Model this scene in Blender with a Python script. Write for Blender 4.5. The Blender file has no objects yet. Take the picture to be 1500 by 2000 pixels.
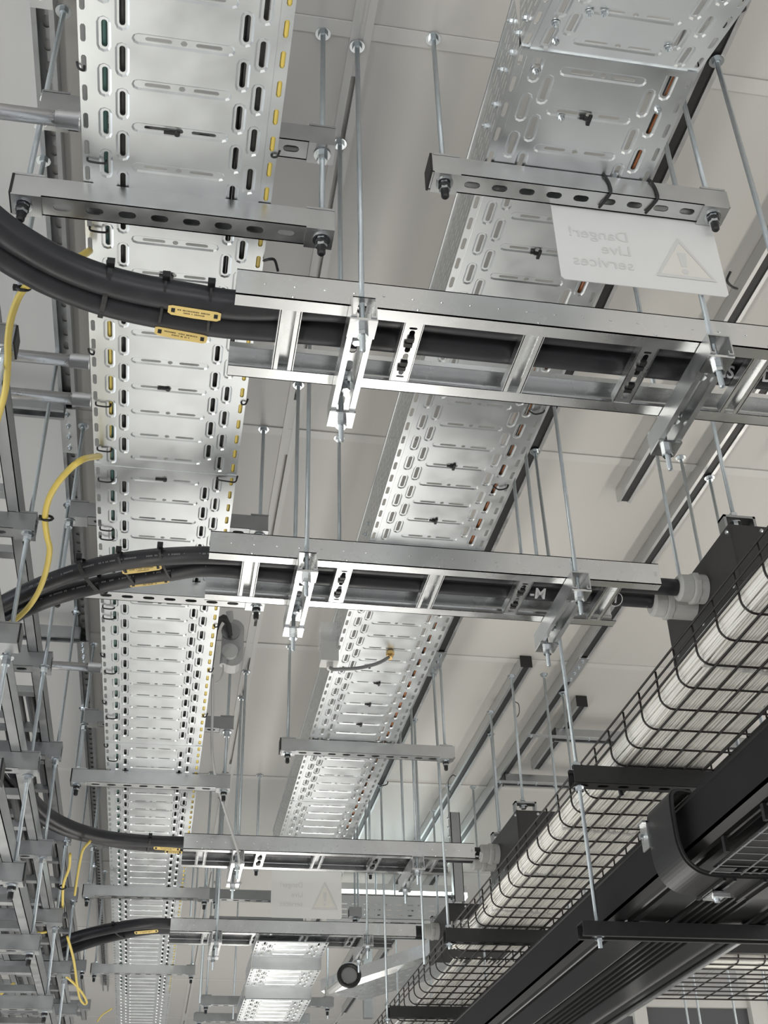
import bpy, bmesh, math, random
from math import sin, cos, pi, radians
from mathutils import Vector, Matrix
random.seed(7)
SC = bpy.context.scene
COL = SC.collection
Z0 = 1.6            # camera height; lengths below are measured from the camera, z up

# ------------------------------------------------------------------ camera
cam = bpy.data.cameras.new('camera')
cam.sensor_fit = 'VERTICAL'; cam.sensor_height = 24.0
cam.lens = 24.0 * 2362.0 / 2000.0
cam.clip_start = 0.05; cam.clip_end = 100
co = bpy.data.objects.new('camera', cam); COL.objects.link(co)
YAW, PIT, ROL = radians(10.8416), radians(33.975), radians(-1.6111)
Fv = Vector((sin(YAW)*cos(PIT), cos(YAW)*cos(PIT), sin(PIT)))
Rt = Vector((cos(YAW), -sin(YAW), 0)); Uv = Rt.cross(Fv)
Rr = Rt*cos(ROL) + Uv*sin(ROL); Uu = -Rt*sin(ROL) + Uv*cos(ROL)
M = Matrix((( Rr.x, Uu.x, -Fv.x, 0), (Rr.y, Uu.y, -Fv.y, 0), (Rr.z, Uu.z, -Fv.z, Z0), (0, 0, 0, 1)))
co.matrix_world = M
SC.camera = co

# ------------------------------------------------------------------ world, lamps, exposure
SC.view_settings.view_transform = 'Standard'
SC.view_settings.look = 'None'
SC.view_settings.gamma = 1.0
SC.view_settings.use_curve_mapping = False
SC.view_settings.exposure = 0.0
w = bpy.data.worlds.new('World'); SC.world = w; w.use_nodes = True
w.node_tree.nodes['Background'].inputs[0].default_value = (0.93, 0.95, 1.0, 1)
w.node_tree.nodes['Background'].inputs[1].default_value = 0.66

def area(name, loc, sx, sy, power, rot=(0, 0, 0), color=(1, 0.97, 0.92)):
    l = bpy.data.lights.new(name, 'AREA'); l.shape = 'RECTANGLE'
    l.size = sx; l.size_y = sy; l.energy = power; l.color = color
    o = bpy.data.objects.new(name, l); COL.objects.link(o)
    o.location = (loc[0], loc[1], loc[2] + Z0); o.rotation_euler = rot
    return o
# pendant aisle strip lamps for floor and ceiling, then unseen uplights added as fill
area('aisle_lamp_down', (2.6, 4.6, 0.2), 0.3, 7.0, 26)
area('aisle_lamp_down', (-0.2, 7.4, -0.1), 0.4, 6.0, 70)
area('unseen_uplight', (2.9, 2.6, 0.1), 0.3, 7.0, 46, (pi, 0, 0), (1, 0.94, 0.84))
area('unseen_uplight', (0.6, 6.2, -0.2), 0.4, 6.0, 36, (pi, 0, 0), (1, 0.97, 0.92))
area('unseen_uplight', (-1.0, 2.6, -0.7), 0.3, 6.0, 42, (pi, radians(48), 0), (1, 0.97, 0.90))  # added fill from low left, brightens the white data cables
area('unseen_uplight', (-1.9, 1.6, 1.0), 0.3, 6.0, 48, (pi, radians(15), 0), (0.90, 0.95, 1))  # added fill out of view, lifts the dark ceiling at left
area('unseen_uplight', (0.3, -0.9, 0.6), 3.0, 0.3, 26, (pi-radians(12), 0, 0), (1, 0.98, 0.95))  # added fill behind the camera for near ceiling and strut fronts

# ------------------------------------------------------------------ materials
def mat(name, col, metal=0.0, rough=0.5, noise=0.0, nscale=30.0, bump=0.0, bscale=200.0, rvar=0.0, spec=0.5,
        trans=0.0, alpha=1.0, stretch=None, emit=None, sheen=None, wave=None, sub=0.0):
    m = bpy.data.materials.new(name); m.use_nodes = True
    nt = m.node_tree; b = nt.nodes['Principled BSDF']
    b.inputs['Base Color'].default_value = (*col, 1)
    b.inputs['Metallic'].default_value = metal
    b.inputs['Roughness'].default_value = rough
    b.inputs['Specular IOR Level'].default_value = spec
    if trans: b.inputs['Transmission Weight'].default_value = trans
    if sub:
        b.inputs['Subsurface Weight'].default_value = sub
    if alpha < 1: b.inputs['Alpha'].default_value = alpha
    if emit:
        b.inputs['Emission Color'].default_value = (*emit[:3], 1); b.inputs['Emission Strength'].default_value = emit[3]
    tc = nt.nodes.new('ShaderNodeTexCoord'); mp = nt.nodes.new('ShaderNodeMapping')
    nt.links.new(tc.outputs['Object'], mp.inputs[0])
    if stretch: mp.inputs['Scale'].default_value = stretch
    if noise or rvar:
        n = nt.nodes.new('ShaderNodeTexNoise'); n.inputs['Scale'].default_value = nscale; n.inputs['Detail'].default_value = 4
        nt.links.new(mp.outputs[0], n.inputs[0])
        if noise:
            mx = nt.nodes.new('ShaderNodeMix'); mx.data_type = 'RGBA'
            mx.inputs[6].default_value = (*[max(0, c*(1-noise)) for c in col], 1)
            mx.inputs[7].default_value = (*[min(1, c*(1+noise)) for c in col], 1)
            nt.links.new(n.outputs[0], mx.inputs[0]); nt.links.new(mx.outputs[2], b.inputs['Base Color'])
        if rvar:
            mr = nt.nodes.new('ShaderNodeMapRange'); mr.inputs[1].default_value = .3; mr.inputs[2].default_value = .7
            mr.inputs[3].default_value = rough-rvar; mr.inputs[4].default_value = rough+rvar
            nt.links.new(n.outputs[0], mr.inputs[0]); nt.links.new(mr.outputs[0], b.inputs['Roughness'])
    if bump:
        n2 = nt.nodes.new('ShaderNodeTexNoise'); n2.inputs['Scale'].default_value = bscale; n2.inputs['Detail'].default_value = 2
        bp = nt.nodes.new('ShaderNodeBump'); bp.inputs['Strength'].default_value = bump; bp.inputs['Distance'].default_value = 0.002
        nt.links.new(mp.outputs[0], n2.inputs[0]); nt.links.new(n2.outputs[0], bp.inputs['Height']); nt.links.new(bp.outputs[0], b.inputs['Normal'])
    if wave:
        wv = nt.nodes.new('ShaderNodeTexWave'); wv.bands_direction = 'Z'; wv.inputs['Scale'].default_value = wave
        bp = nt.nodes.new('ShaderNodeBump'); bp.inputs['Strength'].default_value = 0.5; bp.inputs['Distance'].default_value = 0.0006
        nt.links.new(mp.outputs[0], wv.inputs[0]); nt.links.new(wv.outputs[0], bp.inputs['Height']); nt.links.new(bp.outputs[0], b.inputs['Normal'])
    return m
GALV = mat('galvanised_sheet', (0.72, 0.745, 0.75), 1, 0.36, 0.07, 14, 0.02, 9, 0.06)
STRUTM = mat('galvanised_strut', (0.64, 0.65, 0.65), 1, 0.38, 0.12, 20, 0.012, 30, 0.08)
LADM = mat('galvanised_ladder', (0.84, 0.85, 0.85), 1, 0.27, 0.08, 12, 0.015, 12, 0.06)
DULL = mat('dull_zinc', (0.44, 0.45, 0.455), 1, 0.42, 0.15, 25, 0.015, 40, 0.08)
RODM = mat('zinc_rod', (0.66, 0.72, 0.75), 1, 0.36, 0.1, 60, 0, 10, 0, wave=260)
NUTM = mat('zinc_nut', (0.70, 0.74, 0.76), 1, 0.22)
PIPEM = mat('conduit_steel', (0.60, 0.60, 0.61), 1, 0.32, 0.12, 40, 0.1, 80, 0.08)
BLACKP = mat('black_plastic', (0.012, 0.012, 0.013), 0, 0.45)
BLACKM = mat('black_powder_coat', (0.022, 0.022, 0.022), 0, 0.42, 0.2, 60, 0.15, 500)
BOXM = mat('box_grey_black', (0.032, 0.031, 0.032), 0, 0.5, 0.1, 20, 0.1, 400)
TROUGHM = mat('trough_black_abs', (0.012, 0.012, 0.012), 0, 0.20, 0.1, 20, 0.0, 200, spec=0.4)
TROUGHS = mat('trough_side_black', (0.016, 0.016, 0.017), 0, 0.62, 0.1, 20, 0.0, 200, spec=0.18)
WIREM = mat('black_wire', (0.018, 0.016, 0.014), 0, 0.4)
CABLEM = mat('cable_sheath', (0.022, 0.022, 0.026), 0, 0.40, 0.3, 25, 0.12, 60, 0.08, stretch=(1, 1, 1))
YELLOW = mat('yellow_sheath', (0.78, 0.60, 0.13), 0, 0.4, 0.06, 40)
GREEN = mat('green_stripe', (0.10, 0.30, 0.14), 0, 0.4)
TAGM = mat('yellow_tag', (0.83, 0.62, 0.22), 0, 0.5)
INK = mat('black_ink', (0.05, 0.04, 0.03), 0, 0.6)
CHALK = mat('silver_marker', (0.75, 0.75, 0.76), 0, 0.6)
CEILM = mat('ceiling_panel', (0.58, 0.565, 0.535), 0, 0.38, 0.025, 1.2)
GRIDM = mat('ceiling_grid', (0.62, 0.61, 0.585), 0, 0.35)
FLOORM = mat('floor_vinyl', (0.50, 0.50, 0.49), 0, 0.6, 0.05, 3)
WALLM = mat('wall_paint', (0.68, 0.68, 0.66), 0, 0.6, 0.03, 2)
WHITEP = mat('white_plastic', (0.62, 0.62, 0.60), 0, 0.45, 0.04, 20)
GLANDM = mat('grey_gland', (0.50, 0.50, 0.485), 0, 0.45, 0.05, 25)
GREYP = mat('grey_plastic', (0.52, 0.52, 0.51), 0, 0.45)
SIGNM = mat('sign_sheet', (0.76, 0.76, 0.74), 0, 0.35, 0.03, 8)
SIGNT = mat('sign_print', (0.66, 0.66, 0.64), 0, 0.4)
SIGNY = mat('sign_yellow_print', (0.75, 0.735, 0.67), 0, 0.4)
DATAM = mat('white_data_cable', (0.80, 0.79, 0.74), 0, 0.5, 0.16, 120, stretch=(1, .05, 1))
VELC = mat('white_tie', (0.62, 0.62, 0.60), 0, 0.5)
COPPER = mat('orange_core', (0.45, 0.17, 0.07), 0, 0.45)
TEALC = mat('teal_cable', (0.10, 0.20, 0.18), 0, 0.45)
DARKC = mat('dark_cable', (0.06, 0.06, 0.06), 0, 0.5)
BRASS = mat('brass', (0.55, 0.38, 0.16), 1, 0.3)
GREYCAB = mat('grey_cable', (0.20, 0.20, 0.20), 0, 0.45)
WHITECAB = mat('pale_cable', (0.55, 0.55, 0.54), 0, 0.45)
CLEARP = mat('clear_cover', (0.80, 0.82, 0.82), 0, 0.12, alpha=0.35)
GLASSD = mat('dark_glass', (0.10, 0.105, 0.11), 0, 0.08)
LENSM = mat('lens_glass', (0.20, 0.20, 0.20), 0, 0.12)
LAMPM = mat('lamp_diffuser', (0.9, 0.95, 0.95), 0, 0.4, emit=(0.85, 1.0, 0.98, 6.0))
FRAMEW = mat('white_frame', (0.62, 0.62, 0.59), 0, 0.4, 0.04, 6)

# ------------------------------------------------------------------ mesh helpers
class MB:
    def __init__(s): s.v = []; s.f = []
    def add(s, vs, fs):
        n = len(s.v); s.v += [tuple(v) for v in vs]; s.f += [tuple(i+n for i in f) for f in fs]
    def box(s, a, b):
        x0, y0, z0 = a; x1, y1, z1 = b
        s.add([(x0,y0,z0),(x1,y0,z0),(x1,y1,z0),(x0,y1,z0),(x0,y0,z1),(x1,y0,z1),(x1,y1,z1),(x0,y1,z1)],
              [(0,3,2,1),(4,5,6,7),(0,1,5,4),(1,2,6,5),(2,3,7,6),(3,0,4,7)])
    def prism(s, loop2, o, ax, ay, az, L, cap=True):      # 2-D loop in (ax, ay), extruded along az by L
        o = Vector(o); n = len(loop2)
        v = [o+ax*p[0]+ay*p[1] for p in loop2] + [o+ax*p[0]+ay*p[1]+az*L for p in loop2]
        f = [(i, (i+1) % n, n+(i+1) % n, n+i) for i in range(n)]
        if cap: f += [tuple(range(n))[::-1], tuple(range(n, 2*n))]
        s.add(v, f)
    def cyl(s, p0, p1, r, n=10, r1=None, cap=True, rot=0.0):
        p0 = Vector(p0); p1 = Vector(p1); d = (p1-p0).normalized()
        a = d.orthogonal().normalized(); b = d.cross(a); r1 = r if r1 is None else r1
        v = [p0+(a*cos(rot+2*pi*i/n)+b*sin(rot+2*pi*i/n))*r for i in range(n)] + [p1+(a*cos(rot+2*pi*i/n)+b*sin(rot+2*pi*i/n))*r1 for i in range(n)]
        f = [(i, (i+1) % n, n+(i+1) % n, n+i) for i in range(n)]
        if cap: f += [tuple(range(n))[::-1], tuple(range(n, 2*n))]
        s.add(v, f)
    def lathe(s, p0, axis, prof, n=20):                    # prof: list of (distance along axis, radius)
        p0 = Vector(p0); d = Vector(axis).normalized(); a = d.orthogonal().normalized(); b = d.cross(a)
        v = []; f = []
        for t, r in prof: v += [p0+d*t+(a*cos(2*pi*i/n)+b*sin(2*pi*i/n))*r for i in range(n)]
        for k in range(len(prof)-1):
            f += [(k*n+i, k*n+(i+1) % n, (k+1)*n+(i+1) % n, (k+1)*n+i) for i in range(n)]
        f += [tuple(range(n))[::-1], tuple(range((len(prof)-1)*n, len(prof)*n))]
        s.add(v, f)
    def tube(s, pts, r, n=10, sub=6, closed=False, cap=True):
        P = smooth(pts, sub, closed) if sub > 1 else [Vector(p) for p in pts]
        m = len(P); rings = []
        t0 = (P[1]-P[0]).normalized(); a = t0.orthogonal().normalized()
        for i in range(m):
            if closed: t = (P[(i+1) % m]-P[i-1]).normalized()
            else: t = (P[min(i+1, m-1)]-P[max(i-1, 0)]).normalized()
            a = (a-t*a.dot(t)).normalized(); b = t.cross(a)
            rings.append([P[i]+(a*cos(2*pi*k/n)+b*sin(2*pi*k/n))*r for k in range(n)])
        v = [p for q in rings for p in q]; f = []
        for i in range(m if closed else m-1):
            j = (i+1) % m
            f += [(i*n+k, i*n+(k+1) % n, j*n+(k+1) % n, j*n+k) for k in range(n)]
        if cap and not closed: f += [tuple(range(n))[::-1], tuple(range((m-1)*n, m*n))]
        s.add(v, f)
    def mesh(s, name, m, org=(0, 0, 0), smoothf=False):
        me = bpy.data.meshes.new(name)
        ox, oy, oz = org
        me.from_pydata([(x-ox, y-oy, z-oz) for x, y, z in s.v], [], s.f)
        me.materials.append(m)
        if smoothf:
            me.polygons.foreach_set('use_smooth', [True]*len(me.polygons))
        me.update(); return me

def smooth(pts, sub, closed=False):
    P = [Vector(p) for p in pts]; n = len(P); out = []
    rng = n if closed else n-1
    for i in range(rng):
        p1, p2 = P[i], P[(i+1) % n]
        p0 = P[i-1] if (closed or i > 0) else p1*2-p2
        p3 = P[(i+2) % n] if (closed or i+2 < n) else p2*2-p1
        for k in range(sub):
            t = k/sub
            out.append(0.5*((2*p1)+(p2-p0)*t+(2*p0-5*p1+4*p2-p3)*t*t+(3*p1-p0-3*p2+p3)*t**3))
    if not closed: out.append(P[-1])
    return out

def link(name, me, parent=None, loc=(0, 0, 0)):
    o = bpy.data.objects.new(name, me); COL.objects.link(o)
    if parent: o.parent = parent; o.location = loc
    else: o.location = (loc[0], loc[1], loc[2]+Z0)
    return o
GROUPS = {'threaded rod': 'threaded rods hanging from the ceiling', 'strut': 'slotted struts hung on threaded rods', 'cable ladder': 'galvanised cable ladders',
          'cable tray': 'perforated cable trays', 'power cable': 'heavy black power cables', 'cable tie': 'black cable ties', 'cable tag': 'yellow cable tags',
          'electrical box': 'black tap-off boxes above the basket', 'cable gland': 'cable glands', 'cable bundle': 'white data cables in the baskets', 'conduit': 'steel conduits',
          'sign': 'danger signs', 'earth cable': 'yellow earth cables', 'cable': 'small cables and leads', 'joint plate': 'bolted joint plates', 'cable basket': 'black wire baskets',
          'junction box': 'junction boxes', 'clip': 'clips', 'post': 'vertical posts'}
def tag(o, label=None, cat=None, group=None, kind=None):
    if cat and not group: group = GROUPS.get(cat)
    if label: o['label'] = label
    if cat: o['category'] = cat
    if group: o['group'] = group
    if kind: o['kind'] = kind
    return o
def thing(name, label, cat, loc=(0, 0, 0), group=None, kind=None):
    o = bpy.data.objects.new(name, None); COL.objects.link(o); o.empty_display_size = .02
    o.location = (loc[0], loc[1], loc[2]+Z0); o['org'] = loc
    return tag(o, label, cat, group, kind)
def part(name, mb, m, parent, smoothf=False, label=None, kind=None):
    org = Vector(parent['org'][:]) if 'org' in parent else Vector((0, 0, 0))
    o = link(name, mb.mesh(name, m, org, smoothf), parent)
    o['org'] = tuple(org)
    return tag(o, label, kind=kind)
def single(name, mb, m, loc, label, cat, group=None, smoothf=False, kind=None):
    o = link(name, mb.mesh(name, m, loc, smoothf), None, loc); o['org'] = tuple(loc)
    return tag(o, label, cat, group, kind)
ORD = ['first', 'second', 'third', 'fourth', 'fifth', 'sixth', 'seventh', 'eighth', 'ninth', 'tenth', 'eleventh', 'twelfth',
       'thirteenth', 'fourteenth', 'fifteenth', 'sixteenth', 'seventeenth', 'eighteenth', 'nineteenth', 'twentieth']
X_, Y_, Z_ = Vector((1, 0, 0)), Vector((0, 1, 0)), Vector((0, 0, 1))

def stadium(cx, cy, L, W, ang=0.0, n=4):      # loop of a slot: L along x (ang=0) or y (ang=90)
    r = W/2; h = L/2-r; pts = []
    for k in range(n+1): a = -pi/2+pi*k/n; pts.append((h+r*cos(a), r*sin(a)))
    for k in range(n+1): a = pi/2+pi*k/n; pts.append((-h+r*cos(a), r*sin(a)))
    c, s_ = cos(radians(ang)), sin(radians(ang))
    return [(cx+x*c-y*s_, cy+x*s_+y*c) for x, y in pts]
def circle(cx, cy, r, n=8): return [(cx+r*cos(2*pi*i/n), cy+r*sin(2*pi*i/n)) for i in range(n)]
def rect(x0, y0, x1, y1): return [(x0, y0), (x1, y0), (x1, y1), (x0, y1)]
def fill(loops):                                # 2-D fill with holes -> (verts, faces)
    bm = bmesh.new()
    for lp in loops:
        vs = [bm.verts.new((x, y, 0)) for x, y in lp]
        for i in range(len(vs)): bm.edges.new((vs[i], vs[(i+1) % len(vs)]))
    bmesh.ops.triangle_fill(bm, use_beauty=True, use_dissolve=False, edges=bm.edges[:], normal=(0, 0, 1))
    bm.verts.index_update()
    v = [(p.co.x, p.co.y) for p in bm.verts]; f = [tuple(q.index for q in g.verts) for g in bm.faces]
    bm.free(); return v, f
def ring(mb, la, za, lb, zb, T):                # wall between two equal loops
    n = len(la)
    mb.add([T(x, y, za) for x, y in la]+[T(x, y, zb) for x, y in lb], [(i, (i+1) % n, n+(i+1) % n, n+i) for i in range(n)])

# ------------------------------------------------------------------ room
t = tag(link('floor', None), kind='structure')
mb = MB(); mb.box((-5, -3, -1.65), (6, 12, -1.6)); fl = mb.mesh('floor', FLOORM); 
bpy.data.objects.remove(t); fo = bpy.data.objects.new('floor', fl); COL.objects.link(fo); fo.location = (0, 0, Z0); fo['kind'] = 'structure'
mb = MB(); mb.box((-5, 12, -1.6), (6, 12.1, 2.1)); o = link('wall_far', mb.mesh('wall_far', WALLM)); o['kind'] = 'structure'
mb = MB(); mb.box((-5, -1, 2.035), (6, 12, 2.08)); ceil = link('ceiling', mb.mesh('ceiling', GRIDM)); ceil['kind'] = 'structure'; ceil['org'] = (0, 0, 0)
HZ = 2.018
xs = [.243+1.2*k for k in range(-4, 5)]; ys = [1.356+1.24*k for k in range(-2, 9)]
px_, py_ = 1.2-.034, 1.24-.034
mb = MB(); mb.box((-px_/2, -py_/2, 0), (px_/2, py_/2, .012)); pm = mb.mesh('ceiling_panel', CEILM)
for i in range(len(xs)-1):
    for j in range(len(ys)-1):
        o = link('ceiling_panel', pm, ceil, ((xs[i]+xs[i+1])/2, (ys[j]+ys[j+1])/2, HZ+.002))
for y in ys:
    mb = MB(); mb.box((-4.6, y-.016, HZ-.0015), (5.1, y+.016, HZ+.017)); part('grid_rail', mb, GRIDM, ceil)
for x in xs:
    mb = MB(); mb.box((x-.020, ys[0], HZ-.003), (x-.005, ys[-1], HZ+.017)); mb.box((x+.005, ys[0], HZ-.003), (x+.020, ys[-1], HZ+.017))
    for y in ys: mb.box((x-.005, y-.14, HZ-.001), (x+.005, y+.10, HZ+.017))
    part('grid_rail', mb, GRIDM, ceil)

# ------------------------------------------------------------------ perforated trays
PX = .0767
def tray_cell(T, mb):                          # one 76.7 mm bay of the tray bottom, T maps (x, y, up)
    h = PX/2
    holes = []; 
    side = [(-.1125, 0), (-.087, h), (.087-.002, h), (.1095, 0)]
    main_holes = []
    def pocket(loop, inner, depth=.0022):
        ring(mb, loop, 0, inner, depth, T)
    # transverse bead with two slots and a round hole
    lo = stadium(-.001, 0, .146, .0185, 0, 4); li = stadium(-.001, 0, .140, .0125, 0, 4)
    main_holes.append(lo); pocket(lo, li)
    hs = [stadium(-.0365, 0, .038, .0068, 0, 3), stadium(.0345, 0, .038, .0068, 0, 3), circle(-.001, 0, .0048, 8)]
    v, f = fill([li]+hs); mb.add([T(x, y, .0022) for x, y in v], f)
    for q in hs: ring(mb, q, .0022, q, .004, T)
    for cx, cy in side:
        for yy in ((cy,) if cy == 0 else (cy, cy-PX)):
            pass
    for cx, cy in side:
        if cy == 0:
            lo = stadium(cx, 0, .0585, .0205, 90, 4); li = stadium(cx, 0, .0525, .0145, 90, 4); hi = stadium(cx+(.0008), 0, .044, .0085, 90, 4)
            main_holes.append(lo); pocket(lo, li)
            v, f = fill([li, hi]); mb.add([T(x, y, .0022) for x, y in v], f); ring(mb, hi, .0022, hi, .004, T)
    # the half-pitch columns are separate strips, cut so that no hole crosses a seam
    xa, xb = -.0985, -.0755; xc, xd = .0735, .0965
    v, f = fill([rect(xb, -h, xc, h)]+[main_holes[0]]); mb.add([T(x, y, 0) for x, y in v], f)
    v, f = fill([rect(-.133, -h, xa, h), main_holes[1]]); mb.add([T(x, y, 0) for x, y in v], f)
    v, f = fill([rect(xd, -h, .1285, h), main_holes[2]]); mb.add([T(x, y, 0) for x, y in v], f)
def half_cell(T, mb):
    h = PX/2
    for (x0, x1, cx) in ((-.0985, -.0755, -.087), (.0735, .0965, .085)):
        lo = stadium(cx, h, .0585, .0205, 90, 4); li = stadium(cx, h, .0525, .0145, 90, 4); hi = stadium(cx, h, .044, .0085, 90, 4)
        v, f = fill([rect(x0, 0, x1, PX), lo]); mb.add([T(x, y, 0) for x, y in v], f)
        ring(mb, lo, 0, li, .0022, T)
        v, f = fill([li, hi]); mb.add([T(x, y, .0022) for x, y in v], f); ring(mb, hi, .0022, hi, .004, T)
SP = .0511
def strip_cell(T, mb, x0, x1, cx, zup=.0018):
    q = stadium(cx, 0, .030, .0075, 90, 3)
    v, f = fill([rect(x0, -SP/2, x1, SP/2), q]); mb.add([T(x, y, zup) for x, y in v], f); ring(mb, q, zup, q, zup+.0015, T)
def wall_cell(W, mb, H):                       # side wall, W(y, z)
    v = []
    hs = []
    rows = int((H-.020)/.0165)
    for q in range(rows):
        hs.append(stadium(0, .016+q*.0165, .027, .0042, 0, 2))
    v, f = fill([rect(-.019, 0, .019, H)]+hs); mb.add([W(y, z) for y, z in v], f)
def cached(fn):
    mb = MB(); fn(lambda x, y, z: (x, y, z), mb); return mb
CELL = cached(tray_cell)
HALF = cached(half_cell)
STRL = cached(lambda T, m: strip_cell(T, m, -.1485, -.133, -.1415))
STRR = cached(lambda T, m: strip_cell(T, m, .1285, .1485, .1395))
def put(dst, src, T):
    dst.add([T(*v) for v in src.v], src.f)

def tray_run(parent, cx, segs, H, phase=0.0):
    """segs: list of ((y0,z0),(y1,z1)) straight runs in the YZ plane"""
    for (y0, z0), (y1, z1) in segs:
        L = math.hypot(y1-y0, z1-z0); dy, dz = (y1-y0)/L, (z1-z0)/L
        T = lambda x, s, u: (cx+x, y0+dy*s-dz*u, z0+dz*s+dy*u)
        mb = MB(); n = int(round(L/PX))
        for k in range(n):
            s0 = (k+.5)*L/n; put(mb, CELL, lambda x, y, z: T(x, s0+y*L/n/PX, z))
            if k < n-1: put(mb, HALF, lambda x, y, z: T(x, s0+y*L/n/PX, z))
        for x0_, x1_ in ((-.0985, -.0755), (.0735, .0965)):
            for a0, a1 in ((0, L/n/2), (L-L/n/2, L)):
                mb.add([T(x0_, a0, 0), T(x1_, a0, 0), T(x1_, a1, 0), T(x0_, a1, 0)], [(0, 1, 2, 3)])
        for sx, z_ in ((-.133, 1), (.1285, 1)):
            mb.add([T(sx, 0, 0), T(sx, L, 0), T(sx, L, .0018), T(sx, 0, .0018)], [(0, 1, 2, 3)])
        m2 = max(1, int(round(L/SP)))
        for k in range(m2):
            s0 = (k+.5)*L/m2
            put(mb, STRL, lambda x, y, z: T(x, s0+y*L/m2/SP, z)); put(mb, STRR, lambda x, y, z: T(x, s0+y*L/m2/SP, z))
        # folded hems at the seams
        mb.box((cx-.1485, y0-.001, z0-.001), (cx+.1485, y0+.001, z0+.002)) if dz == 0 else None
        part('tray_bottom', mb, GALV, parent)
        for sx in (-.1485, .1485):
            cell = MB(); wall_cell(lambda y, z: (0, y, z), cell, H)
            mw = MB(); m3 = max(1, int(round(L/.038)))
            for k in range(m3):
                s0 = (k+.5)*L/m3; zo = .006 if k % 2 else 0
                put(mw, cell, lambda x, y, z: T(sx, s0+y*L/m3/.038, .0018+z)); mw.tube([T(sx+(.0006 if sx < 0 else -.0006), s0-.014, .0018+.016), T(sx+(.0006 if sx < 0 else -.0006), s0+.014, .0018+.016)], .0004, 4, 1) if False else None
            mw.tube([T(sx, 0, H), T(sx, L, H)], .003, 6, 1)
            part('side_wall', mw, GALV, parent)

AX, AZ = -.062, 1.513
BX, BZ = .598, 1.66
ta = thing('cable_tray', 'long perforated galvanised cable tray running away at left of centre', 'cable tray', (AX, 1.0, AZ))
y = 1.0782-PX*7.5; segs = []
for n in (21, 19, 28, 26): segs.append(((y, AZ), (y+PX*n, AZ))); y += PX*n
tray_run(ta, AX, segs, .085)
for x0, x1, y0, z0, z1 in ((-.20, .08, 2.615, AZ-.0035, AZ-.001),):
    pass
tb = thing('cable_tray', 'perforated galvanised cable tray right of centre with a bent section at the top', 'cable tray', (BX, 1.0, BZ))
a20 = radians(20); segs = []
yj = 1.108; Ls = PX*8
tray_run(tb, BX, [((yj-Ls*cos(a20), BZ-Ls*sin(a20)), (yj, BZ))], .105)
y = yj-.010; segs = []
for n in (19, 24, 9): segs.append(((y, BZ), (y+PX*n, BZ))); y += PX*n
tray_run(tb, BX, segs, .125)
YE = y
a = radians(32); L = PX*8
mb = MB(); mb.box((BX-.146, yj-.004, BZ-.006), (BX+.146, yj+.006, BZ-.001)); part('joint_strip', mb, GALV, tb, label='plain folded strip where the tray bends')
# joint bolts
nutm = MB(); nutm.cyl((0, 0, 0), (0, 0, -.005), .0050, 6); nutm.cyl((0, 0, -.005), (0, 0, -.009), .0026, 8); nutm.cyl((0, 0, .001), (0, 0, -.001), .0068, 12)
NUTB = nutm.mesh('joint_bolt', NUTM)
def bolt(parent, p, rot=(0, 0, 0), name='joint_bolt'):
    org = Vector(parent['org'][:]); o = link(name, NUTB, parent, Vector(p)-org); o.rotation_euler = rot; return o
for x, y_ in ((-.112, .035), (.1085, .075), (-.045, .115), (-.10, -.03)):
    bolt(tb, (BX+x, yj+y_, BZ-.001 if y_ > 0 else BZ-.012), (0, 0, 0))
for x, s in ((-.072, .11), (-.113, .075), (.075, .055), (-.05, .115)):
    bolt(tb, (BX+x, yj-s*cos(a20), BZ-s*sin(a20)-.002), (a20, 0, 0))
for y_, z_ in ((1.10, .05), (1.12, .09), (1.135, .03), (1.19, .06), (1.24, .035), (1.30, .055), (1.045, .07), (1.06, .03), (2.55, .05), (2.60, .05)):
    bolt(tb, (BX-.1495, y_, BZ+z_-(.02 if y_ < yj else 0)), (0, pi/2, 0))
for y_ in (2.50, 2.58): bolt(ta, (AX-.1125+random.random()*.01, y_, AZ-.001))

# lower continuation of the right tray beyond the last ladders
tc = thing('cable_tray', 'short stepped piece of perforated tray low beyond the farthest cable ladder', 'cable tray', (.54, 5.1, 1.31))
tray_run(tc, .54, [((5.05, 1.31), (5.05+PX*3, 1.31))], .028)
tray_run(tc, .54, [((5.30, 1.262), (5.30+PX*4, 1.262)), ((5.64, 1.215), (5.64+PX*6, 1.215))], .06)
for y_, z_ in ((5.287, 1.262), (5.615, 1.215)):
    mb = MB(); mb.box((.394, y_, z_), (.686, y_+.003, z_+.046)); part('riser_plate', mb, STRUTM, tc, label='plain upright plate joining two levels')
    mb = MB(); mb.box((.392, y_-.010, z_+.046), (.688, y_+.003, z_+.050)); part('joint_strip', mb, LADM, tc)

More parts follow.
